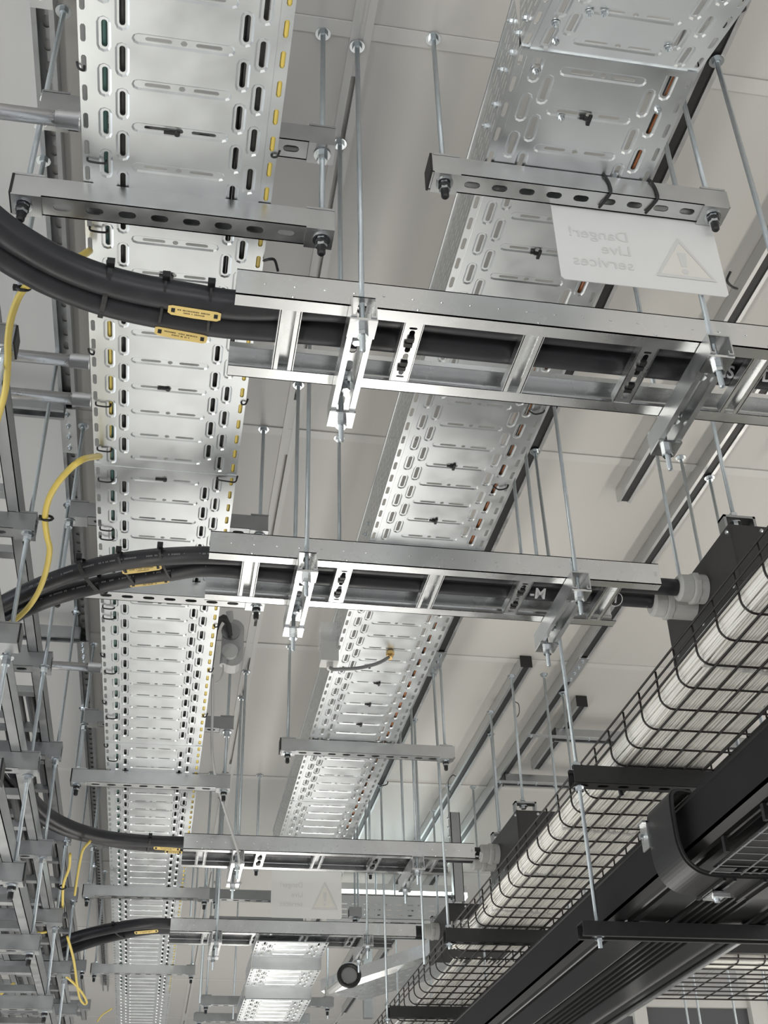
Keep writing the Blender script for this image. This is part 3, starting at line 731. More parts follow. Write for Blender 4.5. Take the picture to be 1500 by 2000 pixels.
# cables standing against the basket side
mb = MB()
for q in range(-3, 2):
    z = BF+.045+q*.0072; pts = []; ph = random.random()*6; yy = 1.0
    while yy < 4.0: pts.append((BL+.007+.0015*sin(yy*8+ph)+q*.0004, yy, z+.0012*sin(yy*6+ph*3))); yy += .14
    if q < 0: pts = [(x+.004*q*q, y_, z_) for x, y_, z_ in pts]
    pts.append((BL+.04, 4.25, z+.08)); mb.tube(pts, .0036, 5, 2)
for q in range(4):
    for row in range(-3, 2):
        z = BF+.048+row*.0072; x = BL+.012+q*.0075; pts = []; ph = random.random()*6; yy = 1.0
        while yy < 3.9: pts.append((x+.001*sin(yy*8+ph), yy, z)); yy += .3
        if row > -1 or q == 0: mb.tube(pts, .0036, 5, 1)
single('data_cable_bundle', mb, DATAM, (BL, 1.0, BF+.05), 'column of white data cables standing against the near side of the wire basket', 'cable bundle', smoothf=True)
# thin sparse cables in the far end of the basket
mb = MB()
for q in range(26):
    x = BL+.03+random.random()*(BR-BL-.06); pts = []; yy = 4.3
    while yy < 7.4: pts.append((x+.02*sin(yy*2+q), yy, BF+.006+.004*random.random()+(q % 3)*.006)); yy += .35
    mb.tube(pts, .0034, 5, 2)
single('data_cable_bundle', mb, DATAM, (BL, 4.3, BF), 'loose thin white cables spread in the far end of the wire basket', 'cable bundle', smoothf=True)

# black struts carrying the basket
for k, (y, x0) in enumerate(((2.50, .895), (3.85, .895), (4.97, .915))):
    strut('black_strut', 'black slotted strut under the wire basket, %s from the camera' % near[k], (x0, y, 1.008), (1, 0, 0), .44, 'up', m=BLACKM)
    rod('long threaded rod through the left end of the %s black basket strut' % near[k], .909, y+.03, 1.977, 1.008 if k else .668, 'c', [(1.008, -1), (1.049, 1)] + ([(.678, -1)] if not k else []), stick=.02, x1=.912 if not k else None, y1=2.49 if not k else y)
    rod('threaded rod through the hidden right end of the %s black basket strut' % near[k], 1.318, y, 1.977, 1.008, 'c', [(1.008, -1)], stick=.02)
mb = MB(); mb.box((1.02, 2.585, 1.046), (1.07, 2.60, 1.051)); mb.cyl((1.045, 2.59, 1.050), (1.05, 2.60, 1.028), .006, 6)
single('basket_clip', mb, BLACKP, (1.045, 2.59, 1.046), 'small black clip joining two basket sections below the nearest black strut', 'clip')

# ------------------------------------------------------------------ black fibre trough under the basket
XT0, XT1, ZT0, ZT1 = .945, 1.288, .70, .80
t = thing('cable_trough', 'wide black plastic cable trough with ribbed underside at lower right', 'cable trough', (XT0, 1.0, ZT0))
def yprofile(loop, y0, y1):
    mb = MB(); mb.prism(loop, (0, y0, 0), X_, Z_, Y_, y1-y0); return mb
mb = yprofile([(XT0, ZT0+.012), (XT0+.003, ZT0+.012), (XT0+.003, ZT1), (XT0-.003, ZT1), (XT0-.003, ZT1-.004), (XT0, ZT1-.006)], 1.0, 7.6); part('side_panel', mb, TROUGHS, t)
mb = yprofile([(XT1-.003, ZT0+.012), (XT1, ZT0+.012), (XT1, ZT1), (XT1-.003, ZT1)], 1.0, 7.6); part('side_panel', mb, TROUGHS, t)
mb = yprofile([(XT0, ZT0+.012), (XT0+.010, ZT0), (XT0+.022, ZT0), (XT0+.024, ZT0+.006), (XT0+.036, ZT0+.006), (XT0+.038, ZT0-.001), (XT0+.052, ZT0-.001), (XT0+.054, ZT0+.005),
               (XT0+.062, ZT0+.005), (XT0+.120, ZT0+.004), (XT0+.120, ZT0+.014), (XT0, ZT0+.020)], 1.0, 7.6); part('bottom_panel', mb, TROUGHM, t, label='left ribbed half of the underside')
mb = yprofile([(XT0+.120, ZT0+.008), (XT0+.235, ZT0+.008), (XT0+.235, ZT0+.014), (XT0+.120, ZT0+.014)], 1.0, 7.6); part('bottom_panel', mb, TROUGHM, t)
for k in range(6):
    x = XT0+.128+k*.0185
    mb = yprofile([(x, ZT0+.008), (x+.003, ZT0-.002), (x+.009, ZT0-.002), (x+.012, ZT0+.008)], 1.0, 7.6); part('rib', mb, TROUGHM, t)
mb = yprofile([(XT0+.235, ZT0+.004), (XT0+.300, ZT0+.005), (XT0+.302, ZT0-.001), (XT0+.314, ZT0-.001), (XT0+.316, ZT0+.006), (XT0+.326, ZT0+.006), (XT0+.328, ZT0), (XT1-.004, ZT0), (XT1, ZT0+.012), (XT1, ZT0+.02), (XT0+.235, ZT0+.014)], 1.0, 7.6); part('bottom_panel', mb, TROUGHM, t, label='right ribbed half of the underside')
mb = yprofile([(XT1-.004, ZT0-.002), (XT1+.012, ZT0+.001), (XT1+.012, ZT0+.004), (XT1-.004, ZT0+.001)], 1.0, 7.6); part('edge_lip', mb, DULL, t, label='grey metal edge along the right side')
# trough strut
strut('black_strut', 'long plain black strut carrying the ribbed trough at lower right', (.872, 2.49, .668), (1, 0, 0), 1.32, 'down', m=BLACKM, slots=False, h=.030)
rod('threaded rod hanging the right end of the trough strut outside the basket', 1.60, 2.49, 1.977, .668, 'c', [(.668, -1)], stick=.02)
# outlet elbow and the duct it feeds
t = thing('outlet_elbow', 'black curved outlet elbow hooked over the trough side', 'duct elbow', (.93, 2.1, .72))
def elbow_sheet(y0, y1, off, nm, m, t):
    prof = [(.958, .816), (.934, .819), (.920, .812), (.916, .79), (.916, .74), (.918, .715), (.926, .690), (.942, .673), (.964, .664), (1.00, .661), (1.09, .661)]
    P = smooth([(x, 0, z) for x, z in prof], 4)
    v = []; f = []
    for i, p in enumerate(P):
        tt = (P[min(i+1, len(P)-1)]-P[max(i-1, 0)]).normalized(); n = Vector((-tt.z, 0, tt.x))
        q = p+n*off; q2 = p+n*(off-.004) 
        v += [(q.x, y0, q.z), (q.x, y1, q.z), (q2.x, y1, q2.z), (q2.x, y0, q2.z)]
    for i in range(len(P)-1):
        for k in range(4): f.append((i*4+k, i*4+(k+1) % 4, i*4+4+(k+1) % 4, i*4+4+k))
    f += [(0, 1, 2, 3), tuple(len(P)*4-1-k for k in range(4))]
    mb = MB(); mb.add(v, f); part(nm, mb, m, t)
elbow_sheet(2.035, 2.150, 0, 'curved_sheet', BLACKP, t); elbow_sheet(2.029, 2.041, .003, 'edge_flange', BLACKM, t); elbow_sheet(2.144, 2.156, .003, 'edge_flange', BLACKM, t)
t2 = thing('side_duct', 'black side duct with raised bands running right from the outlet elbow', 'duct', (1.0, 2.0, .65))
mb = MB(); mb.box((1.09, 2.035, .656), (2.1, 2.150, .663)); part('duct_floor', mb, TROUGHM, t2)
for k in range(7):
    for dx in (0, .020):
        x = .990+k*.078+dx; mb = MB(); mb.box((x, 2.030, .651), (x+.006, 2.155, .6565)); part('band', mb, TROUGHM, t2)
def clipplate(lb, c, ax, ay, az):
    c = Vector(c); ax, ay, az = Vector(ax).normalized(), Vector(ay).normalized(), Vector(az).normalized()
    mb = MB(); mb.prism(rect(-.017, -.026, .017, .026), c, ax, ay, az, .003); mb.prism(rect(-.017, .022, .017, .026), c, ax, ay, az, .010)
    t = single('metal_clip', mb, LADM, tuple(c), lb, 'clip')
    mb = MB(); mb.lathe(c+az*.003, az, [(0, .008), (.003, .008), (.0031, .006), (.010, .0055)], 10); part('screw', mb, NUTM, t)
clipplate('bright metal clip with screw on the elbow beside the trough side', (.912, 2.165, .775), (0, 1, 0), (0, 0, 1), (-1, 0, 0))
clipplate('bright metal clip with screw under the side duct', (1.012, 2.115, .650), (1, .1, 0), (0, -1, 0), (0, 0, -1))
t3 = thing('wire_grid', 'fine dark wire grid beside the side duct at the right edge', 'wire grid', (.96, 1.5, .665))
for k in range(14):
    y = 2.022-k*.034; mb = MB(); mb.cyl((.965, y, .664), (2.0, y, .664), .0013, 5); part('grid_wire', mb, DULL, t3)
for k in range(9):
    x = .965+k*.06; mb = MB(); mb.cyl((x, 2.028, .662), (x, 1.4, .662), .0013, 5); part('grid_wire', mb, DULL, t3)
mb = MB(); mb.box((.975, 1.3, .674), (2.0, 2.03, .676)); part('dark_liner', mb, BLACKP, t3)
for k in range(3):
    mb = MB(); mb.box((.956, 1.93-k*.16, .670), (.963, 1.940-k*.16, .698)); part('hook', mb, BLACKP, t3)

# ------------------------------------------------------------------ warning signs seen from the back
def sign(lb, x0, x1, y, z0, z1, ts, hole=True):
    t = thing('warning_sign', lb, 'sign', (x0, y, z0))
    W = x1-x0; mb = MB(); lp = [(x0+.006, z0), (x1-.006, z0), (x1, z0+.006), (x1, z1-.006), (x1-.006, z1), (x0+.006, z1), (x0, z1-.006), (x0, z0+.006)]
    mb.prism(lp, (0, y, 0), X_, Z_, Y_, .0015); part('sheet', mb, SIGNM, t)
    H = z1-z0; cx = x0+W*.31
    for k, s in enumerate(('Danger!', 'Live', 'services')):
        words(Vector(t['org'][:]), s, ts, (x0+W*.48 if False else x0+W*.45, y-.0006, z0+H*(.58-k*.17)), (-1, 0, 0), (0, 0, 1), SIGNT, 'lettering', t, .0001, align='LEFT')
    tx = x0+W*.76; hw = W*.185; za, zb = z0+H*.16, z0+H*.66
    lp = [(tx-hw, za), (tx+hw, za), (tx, zb)]; li = [(tx-hw*.84, za+H*.035), (tx+hw*.84, za+H*.035), (tx, zb-H*.06)]
    mb = MB(); mb.prism(li, (0, y-.0006, 0), X_, Z_, Y_, .0005); part('triangle_fill', mb, SIGNY, t)
    mb = MB(); mb.add([(x, y-.0010, z) for x, z in lp+li], [(0, 1, 4, 3), (1, 2, 5, 4), (2, 0, 3, 5)]); part('triangle_border', mb, SIGNT, t)
    mb = MB(); mb.prism([(tx-.005, za+H*.14), (tx+.005, za+H*.14), (tx+.008, za+H*.31), (tx-.008, za+H*.31)], (0, y-.0012, 0), X_, Z_, Y_, .0004); mb.prism(circle(tx, za+H*.085, .006, 10), (0, y-.0012, 0), X_, Z_, Y_, .0004); part('exclamation_mark', mb, SIGNT, t)
    return t
sign('white plastic danger sign seen from behind, tied to the strut at upper right', .575, .872, 1.373, 1.440, 1.640, .034)
sign('white plastic danger sign seen from behind, hanging below the third ladder', .442, .737, 5.026, 1.400, 1.632, .030)
def strap(lb, pts, r=.0022, loc=None, cat='cable tie', m=None):
    mb = MB(); mb.tube(pts, r, 6, 4); return single('cable_tie', mb, m or BLACKP, loc or tuple(pts[0]), lb, cat, smoothf=True)
def pyy(ptx, pty, y):
    d = Fv + Rr*((ptx-750)/2362.0) - Uu*((pty-1000)/2362.0)
    return d*(y/d.y)
for xt, lb in ((1187, 'left'), (1276, 'right')):
    a_ = pyy(xt, 345, 1.326); b_ = pyy(xt+6, 372, 1.326); x = b_.x
    strap('black tie hanging the upper danger sign from its strut, the %s one' % lb, [(x-.008, 1.345, 1.6600), (x-.008, 1.327, 1.6590), (x-.003, 1.3265, 1.648), (x, 1.3265, 1.634), (x, 1.327, 1.6150), (x-.004, 1.345, 1.6140), (x-.010, 1.362, 1.6135)], .0026)
strap('black tie with free tail beside the upper sign', [px(1427, 530, 1.93), px(1420, 548, 1.92), px(1430, 560, 1.93), px(1440, 564, 1.95)], .003)

# ------------------------------------------------------------------ small cables lying in the trays, seen through the slots
def small_cable(name, lb, pts, r, m, n=8, sub=3, cat='cable'):
    mb = MB(); mb.tube(pts, r, n, sub); return single(name, mb, m, tuple(pts[0]), lb, cat, smoothf=True)
small_cable('earth_cable', 'yellow earth cable seen through the right edge slots of the left tray', [(AX+.139+.0015*sin(k), .6+k*.35, AZ+.009) for k in range(19)], .0058, YELLOW, cat='earth cable')
small_cable('tray_cable', 'teal grey cable inside the left tray behind its left slots', [(AX-.116+.002*sin(k*2), .6+k*.35, AZ+.014) for k in range(19)], .007, TEALC)
small_cable('earth_cable', 'yellow earth cable seen through the left slots of the left tray', [(AX-.118+.006*sin(k*1.3), 1.55+k*.22, AZ+.010) for k in range(6)], .004, YELLOW, cat='earth cable')
for q, x in enumerate((-.09, -.080, .080, .092, .108)):
    small_cable('tray_cable', 'dark cable inside the left tray, %s from its left side' % ORD[q], [(AX+x+.002*sin(k*1.7+q), .6+k*.4, AZ+.016) for k in range(17)], .0065, DARKC)
for q, x in enumerate((.098, .107, .117)):
    small_cable('tray_cable', 'orange brown cable at the right side inside the right tray, %s from the left' % ORD[q], [(BX+x+.003*sin(k*1.9+q), 1.12+k*.3, BZ+.013) for k in range(13)], .0045, COPPER if q != 1 else DARKC)

# ------------------------------------------------------------------ ties on tray edges
def edge_tie(lb, y, side='L', wide=False, cxx=AX, z=AZ):
    if side == 'L':
        xo, xi = cxx-.1415, cxx-.1125
        if wide: pts = [(xo, y, z+.004), (xo+.002, y, z-.004), (xo+.012, y, z-.006), (xi-.006, y, z-.006), (xi, y+.002, z-.002), (xi, y+.002, z+.004)]
        else: pts = [(xo, y, z+.006), (xo, y+.001, z-.003), (xo-.007, y-.002, z-.003), (xo-.010, y-.007, z+.004)]
    else:
        xo, xi = cxx+.1395, cxx+.1095
        pts = [(xo, y, z+.004), (xo+.002, y+.001, z-.003), (xo+.009, y, z-.002), (xo+.013, y-.004, z+.008)] if not wide else [(xo+.012, y-.004, z+.008), (xo+.008, y, z-.005), (xo-.005, y, z-.006), (xi, y, z-.003), (xi, y, z+.004)]
    strap(lb, pts, .0019)
LT = [(px(167, 134, AZ).y, 0), (px(185, 312, AZ).y, 1), (px(185, 447, AZ).y, 1), (px(182, 689, AZ).y, 0), (px(200, 789, AZ).y, 1), (px(205, 877, AZ).y, 1), (px(208, 937, AZ).y, 1), (px(208, 1032, AZ).y, 1), (px(208, 1050, AZ).y, 1),
      (px(210, 1185, AZ).y, 1), (px(212, 1205, AZ).y, 1), (px(200, 1280, AZ).y, 0), (px(215, 1312, AZ).y, 1), (px(202, 1372, AZ).y, 0), (px(218, 1400, AZ).y, 1), (px(205, 1457, AZ).y, 0), (px(220, 1483, AZ).y, 1)]
for k, (y, wd_) in enumerate(LT): edge_tie('small black tie on the left edge of the left tray, %s from the top' % ORD[k], y, 'L', bool(wd_))
for k, (pxx, pyy, wd_) in enumerate(((533, 303, 0), (476, 787, 0), (445, 936, 1), (420, 1222, 0), (412, 1310, 0), (396, 1398, 0))):
    edge_tie('small black tie on the right edge of the left tray, %s from the top' % ORD[k], px(pxx, pyy, AZ).y, 'R', bool(wd_))
strap('black tie end sticking out beside the tray above the nearest ladder', [px(515, 509, 1.513), px(528, 506, 1.50), px(537, 509, 1.50), px(543, 530, 1.49)], .0025)
for k, (pxx, pyy) in enumerate(((1045, 805), (975, 953), (1430, 20), (746, 1532))):
    p = px(pxx, pyy, BZ-.003)
    strap('small black tie on the right edge of the right tray, %s' % ('beside the nearest ladder', 'below the nearest ladder', 'at the picture top', 'far down')[k], [(p.x-.015, p.y, p.z+.004), (p.x, p.y+.003, p.z-.003), (p.x+.018, p.y-.002, p.z), (p.x+.022, p.y-.004, p.z+.01)], .002)
for k, (pxx, pyy) in enumerate(((1150, 232), (1052, 495), (886, 911), (851, 1017), (740, 1335), (722, 1376), (705, 1415), (722, 1301))):
    p = px(pxx, pyy, BZ-.002)
    mb = MB(); mb.cyl((p.x-.009, p.y, p.z), (p.x-.001, p.y, p.z-.001), .004, 8); mb.box((p.x-.016, p.y-.002, p.z-.002), (p.x+.002, p.y+.002, p.z+.002))
    mb.box((p.x-.002, p.y-.008, p.z-.003), (p.x+.004, p.y+.012, p.z+.001))
    single('cable_tie', mb, BLACKP, tuple(p), 'black tie head in a cross slot of the right tray, %s from the top' % ORD[k], 'cable tie')
for k, (pxx, pyy) in enumerate(((346, 261), (334, 540), (328, 760), (322, 937))):
    p = px(pxx, pyy, AZ-.001)
    mb = MB(); mb.box((p.x-.020, p.y-.002, p.z-.002), (p.x, p.y+.002, p.z+.002)); mb.cyl((p.x, p.y, p.z+.002), (p.x, p.y, p.z-.003), .0045, 8)
    single('cable_tie', mb, BLACKP, tuple(p), 'dark tie in a cross slot of the left tray, %s from the top' % ORD[k], 'cable tie')

# ------------------------------------------------------------------ conduits at the left
for k, (y, z, x0) in enumerate(((1.305, 1.60, -.9), (1.890, 1.60, -.9), (2.010, 1.60, -.9), (3.240, 1.60, -.9))):
    t = thing('steel_conduit', 'steel conduit reaching the left tray from the left edge, %s from the top' % ORD[k], 'conduit', (-.23, y, z))
    mb = MB(); mb.cyl((x0, y, z), (-.255, y, z), .0125, 18); part('pipe', mb, PIPEM, t, True)
    mb = MB(); mb.lathe((-.262, y, z), (1, 0, 0), [(0, .0125), (.001, .0150), (.036, .0150), (.037, .0165), (.041, .0165), (.042, .013)], 18); part('coupler', mb, PIPEM, t, True)

# ------------------------------------------------------------------ racks and struts at the left
XL = -.328
TIERS = [(1.466, [1.05, 1.72, 2.33, 3.00, 3.60, 4.38, 5.08, 6.25, 7.1], 'top'), (1.163, [1.72, 2.28, 2.95, 3.61, 4.31, 5.02, 5.75], 'middle'), (.893, [2.33, 2.97, 3.60, 4.35, 5.08], 'bottom')]
cols = {}
for z, yl, nm in TIERS:
    for k, y in enumerate(yl):
        xe = XL+(-.010 if nm == 'top' else -.0)
        strut('strut_channel', 'grey strut end of the %s rack level at the left, %s from the camera' % (nm, ORD[k]), (xe-.75, y, z), (1, 0, 0), .75, 'up', m=DULL, plates=(.728,), ends='b' if k in (0, 1) else '')
for k, y in enumerate([1.05, 1.72, 2.32, 2.97, 3.60, 4.35, 5.08, 6.25]):
    zb = {0: 1.466, 1: 1.163, 2: .893, 3: .893, 4: .893, 5: .893, 6: .893, 7: 1.466}[k]
    lv = [(1.466, -1)] + ([(1.163, -1)] if zb < 1.4 else []) + ([(.893, -1)] if zb < 1.1 else [])
    rod('threaded rod through the rack strut ends at the left, %s from the camera' % ORD[k], XL-.024, y, 1.977, zb, 'c', lv, True, coupler=1.19 if k in (4, 5) else None)
def rack(label, x1, wd, z, y0, y1, H=.055):
    t = thing('cable_ladder', label, 'cable ladder', (x1, y0, z))
    for x, s in ((x1, -1), (x1-wd, 1)):
        mb = MB()
        a, b = sorted((x, x+s*.002)); mb.box((a, y0, z), (b, y1, z+H))
        a, b = sorted((x, x+s*.026)); mb.box((a, y0, z), (b, y1, z+.002)); mb.box((a, y0, z+H-.002), (b, y1, z+H))
        a, b = sorted((x+s*.024, x+s*.026)); mb.box((a, y0, z), (b, y1, z+.008))
        part('side_rail', mb, DULL, t)
    y = y0+.1; k = 0
    while y < y1:
        mb = MB(); mb.box((x1-wd+.02, y-.015, z+.002), (x1-.02, y+.015, z+.022)); part('rung', mb, DULL, t); y += .25
    return t
rack('galvanised cable ladder lying on the top rack level at the left edge', -.375, .20, 1.508, .9, 7.6)
rack('galvanised cable ladder lying on the middle rack level at the left edge', -.372, .21, 1.205, 1.4, 6.4)
rack('galvanised cable ladder lying on the bottom rack level at the left edge', -.355, .22, .935, 2.2, 5.6)
rack('second cable ladder on the top rack level, farther left', -.640, .20, 1.508, .9, 7.6)
rack('second cable ladder on the middle rack level, farther left', -.640, .20, 1.205, 1.4, 6.4)
for q, (x, z) in enumerate(((-.42, 1.535), (-.46, 1.535), (-.50, 1.535), (-.42, 1.235), (-.47, 1.235))):
    small_cable('rack_cable', 'dark cable lying in the left rack ladders, %s' % ('top level right', 'top level middle', 'top level left', 'middle level right', 'middle level left')[q], [(x+.006*sin(k+q), 3.3+k*.5, z) for k in range(8)], .014, DARKC, 10)

# earth cables at the left
small_cable('earth_cable', 'yellow earth cable curving down beside the nearest conduits at the left', [px(175, 490, 1.50)] + [px(a, b, 1.43) for a, b in ((140, 512), (90, 543), (48, 563), (25, 610), (16, 660), (15, 710), (10, 765), (-8, 830))], .0062, YELLOW, 10, 5, 'earth cable')
small_cable('earth_cable', 'yellow earth cable looping between the tray and the rack, crossing the second black cable pair', [px(195, 891, 1.50)] + [px(a, b, 1.33) for a, b in ((160, 898), (125, 928), (98, 968), (88, 1010), (92, 1048), (97, 1075), (88, 1122), (70, 1165), (42, 1200), (-8, 1238))], .0062, YELLOW, 10, 5, 'earth cable')
small_cable('earth_cable', 'thin yellow earth cable tied along a rod below the third black cables', [px(a, b, 1.34) for a, b in ((176, 1643), (162, 1660), (155, 1690), (150, 1720), (146, 1748))], .0045, YELLOW, 8, 5, 'earth cable')
small_cable('earth_cable', 'thin yellow earth cable bowing down along the left rack rods', [px(a, b, 1.22) for a, b in ((137, 1668), (135, 1695), (124, 1728), (122, 1770), (118, 1797), (98, 1818), (68, 1822))], .0045, YELLOW, 8, 5, 'earth cable')
small_cable('earth_cable', 'yellow earth cable with a hairpin loop at the bottom left', [px(a, b, 1.18) for a, b in ((72, 1895), (105, 1897), (132, 1910), (155, 1932), (169, 1955), (165, 1961), (156, 1950), (150, 1920), (144, 1875), (132, 1830))], .005, YELLOW, 8, 5, 'earth cable')
small_cable('earth_cable', 'short yellow earth cable at the bottom left corner', [px(a, b, 1.0) for a, b in ((-5, 1948), (12, 1932), (27, 1921))], .005, YELLOW, 8, 5, 'earth cable')
small_cable('earth_cable', 'short yellow earth cable beside the far end of the left tray', [px(a, b, 1.48) for a, b in ((190, 1995), (200, 1982), (218, 1970))], .004, YELLOW, 8, 5, 'earth cable')
for lb, (a, b), z in (('nearest yellow earth cable', (45, 563), 1.43), ('looping yellow earth cable', (92, 1012), 1.33), ('thin yellow cable on the rack rod', (122, 1733), 1.22)):
    p = px(a, b, z); mb = MB(); N = 10
    mb.tube([p+Vector((.011*cos(2*pi*i/N), .004*sin(2*pi*i/N), .008*sin(2*pi*i/N))) for i in range(N)], .0028, 6, 1, True); mb.box(p-Vector((.016, .004, .004)), p-Vector((.009, -.004, -.004)))
    single('cable_tie', mb, BLACKP, tuple(p), 'black tie holding the %s to its rod' % lb, 'cable tie')

# ------------------------------------------------------------------ junction boxes and leads
t = thing('junction_box', 'pale grey round junction box hanging beside the right edge of the left tray', 'junction box', (.14, 3.1, 1.62))
mb = MB(); lp = stadium(.143, 1.635, .150, .062, 90, 8); mb.prism([(x, z) for x, z in lp], (0, 3.10, 0), X_, Z_, Y_, .05); part('housing', mb, GREYP, t)
mb = MB(); mb.prism(circle(.135, 1.668, .027, 20), (0, 3.094, 0), X_, Z_, Y_, .006); part('lid', mb, DULL, t)
mb = MB(); mb.prism(circle(.135, 1.600, .023, 20), (0, 3.085, 0), X_, Z_, Y_, .015); part('lid', mb, WHITEP, t)
mb = MB(); mb.cyl((.120, 3.10, 1.60), (.118, 3.09, 1.555), .010, 12); part('gland', mb, GREYP, t)
mb = MB(); mb.cyl((.135, 3.11, 1.70), (.128, 3.10, 1.735), .010, 12); part('gland', mb, WHITEP, t)
for q in range(3):
    small_cable('lead', 'black lead looping from the tray into the round junction box, %s' % ('outer', 'middle', 'inner')[q], [(.085, 3.12, 1.56+.02*q), (.092, 3.08, 1.66+.015*q), (.112+.006*q, 3.07, 1.70-.01*q), (.128+.003*q, 3.085, 1.675-.014*q)], .007, DARKC, 8, 6)
small_cable('lead', 'thin pale lead with a brass end below the round junction box', [(.118, 3.09, 1.56), (.119, 3.09, 1.535), (.112, 3.09, 1.51), (.100, 3.09, 1.498)], .0022, WHITECAB, 6, 6)
t = thing('junction_box', 'square white junction box with clear cover left of the right tray', 'junction box', (.43, 3.15, 1.66))
mb = MB(); mb.box((.404, 3.15, 1.622), (.456, 3.20, 1.700)); part('housing', mb, WHITEP, t)
mb = MB(); mb.box((.402, 3.145, 1.685), (.462, 3.205, 1.745)); part('clear_cover', mb, CLEARP, t)
mb = MB(); mb.cyl((.432, 3.17, 1.622), (.432, 3.165, 1.602), .010, 12); part('gland', mb, WHITEP, t)
gp = px(762, 1278, 1.650)
small_cable('lead', 'grey lead from the square white junction box to a brass gland in the right tray', [(.432, 3.165, 1.606), (.438, 3.14, 1.588), (.46, 3.12, 1.580), (.51, 3.11, 1.582), (.565, 3.12, 1.605), (gp.x-.006, gp.y-.004, gp.z-.012), tuple(gp)], .0052, GREYCAB, 10, 6)
mb = MB(); mb.cyl(gp+Vector((0, 0, .008)), gp-Vector((0, 0, .003)), .0125, 6); mb.cyl(gp-Vector((0, 0, .003)), gp-Vector((.003, .003, .014)), .009, 14)
single('cable_gland', mb, BRASS, tuple(gp), 'small brass cable gland in the bottom of the right tray', 'cable gland')
small_cable('lead', 'thin pale lead hanging in a curve down to the third cable ladder', [(.10, 3.45, 1.70), (.112, 3.6, 1.66), (.125, 3.8, 1.60), (.150, 3.9, 1.53), (.195, 3.97, 1.43), (.232, 4.0, 1.345), (.247, 4.02, 1.290)], .0045, WHITECAB, 8, 8)
small_cable('lead', 'black loop of wire on the ceiling channel above the third ladder', [px(a, b, 1.96) for a, b in ((890, 1516), (884, 1514), (876, 1525), (876, 1540), (880, 1550))], .0022, BLACKP, 6, 5)
small_cable('lead', 'thin black wire loop beside a rod on the capped channel', [px(a, b, 1.95) for a, b in ((1005, 1370), (1013, 1376), (1014, 1392), (1010, 1400))], .0018, BLACKP, 6, 5)

# ------------------------------------------------------------------ far end
for k, (y, z, x0, x1) in enumerate(((6.30, 1.365, .222, .880), (6.90, 1.408, .215, .835))):
    strut('strut_channel', 'wide grey strut low at the bottom of the picture, %s of two' % ('upper', 'lower')[k], (x0, y, z-.04), (1, 0, 0), x1-x0, 'up', m=DULL, plates=(.03, x1-x0-.03))
    for x, e in ((x0+.03, 'left'), (x1-.03, 'right')):
        rod('threaded rod of the %s wide grey strut at the bottom, %s end' % (('upper', 'lower')[k], e), x, y, HZ, z-.04, 'c', [(z-.04, -1)], True)
strut('strut_channel', 'grey strut crossing behind the lower danger sign', (.19, 5.35, 1.56), (1, 0, 0), .56, 'up', m=DULL, plates=(.03,))
strut('strut_channel', 'grey strut just above the farthest ladder, left of the lower danger sign', (.215, 5.55, 1.50), (1, 0, 0), .42, 'up', m=DULL)
for x, y, z, e in ((.23, 5.35, 1.56, 'left end of the strut crossing behind'), (.70, 5.35, 1.56, 'right end of the strut crossing behind'), (.25, 5.55, 1.50, 'left end of the strut above'), (.60, 5.55, 1.50, 'right end of the strut above')):
    rod('thin rod at the %s the lower danger sign' % e, x, y, HZ, z, 'c', [(z, -1)], True)
strut('strut_channel', 'short grey strut stub on a rod right of the lower danger sign', (.80, 5.25, 1.47), (1, 0, 0), .055, 'up', m=DULL, slots=False)
rod('thin threaded rod holding the short strut stub beside the lower danger sign', .828, 5.25, 1.977, 1.47, 'c', [(1.47, -1)], True)
# crossing tray with perforated side
t = thing('cable_tray', 'perforated tray crossing behind the farthest ladder, lit from behind', 'cable tray', (.75, 5.6, 1.53))
cell = MB(); hs = [stadium(0, zz, .030, .006, 0, 3) for zz in (.018, .042, .066)]
v, f = fill([rect(-.026, 0, .026, .11)]+hs); cell.add([(x, 0, z) for x, z in v], f)
mw = MB()
for k in range(12): put(mw, cell, lambda x, y, z: (.78+k*.052+x, 5.60, 1.565+z))
part('side_wall', mw, GALV, t)
mb = MB(); mb.box((.75, 5.60, 1.552), (1.40, 5.604, 1.567)); mb.box((.75, 5.60, 1.672), (1.40, 5.606, 1.680)); part('hem', mb, LADM, t)
mb = MB(); mb.box((.75, 5.604, 1.552), (1.40, 5.90, 1.554)); part('tray_bottom', mb, GALV, t)
for k in range(4):
    mb = MB(); mb.box((.88+k*.085, 5.61, 1.545), (.95+k*.085, 5.70, 1.551)); part('cover_plate', mb, LADM, t)
# diagonal tray
t = thing('cable_tray', 'diagonal perforated tray at bottom centre with a folded rim', 'cable tray', (1.2, 5.8, 1.42))
A_ = Vector((1.35, 5.50, 1.405)); B_ = Vector((.86, 6.40, 1.405)); d = (B_-A_).normalized(); s = Z_.cross(d); Ld = (B_-A_).length
q0 = stadium(0, 0, .034, .007, 0, 3); cellm = MB(); v, f = fill([rect(-.036, -.03, .036, .03), q0]); cellm.add([(x, y, 0) for x, y in v], f)
mw = MB(); nn = int(Ld/.072)
for i in range(nn):
    for j in range(4):
        c_ = A_+d*((i+.5)*.072+(.02 if j % 2 else 0))-s*(.03+.06*j); put(mw, cellm, lambda x, y, z: tuple(c_+d*x+s*y))
part('tray_bottom', mw, GALV, t)
mb = MB(); mb.prism([(0, -.002), (.035, .012), (.035, .016), (0, .002)], A_, s, Z_, d, Ld); mb.prism([(.033, .012), (.038, .012), (.038, .07), (.033, .07)], A_, s, Z_, d, Ld); part('rim', mb, LADM, t)
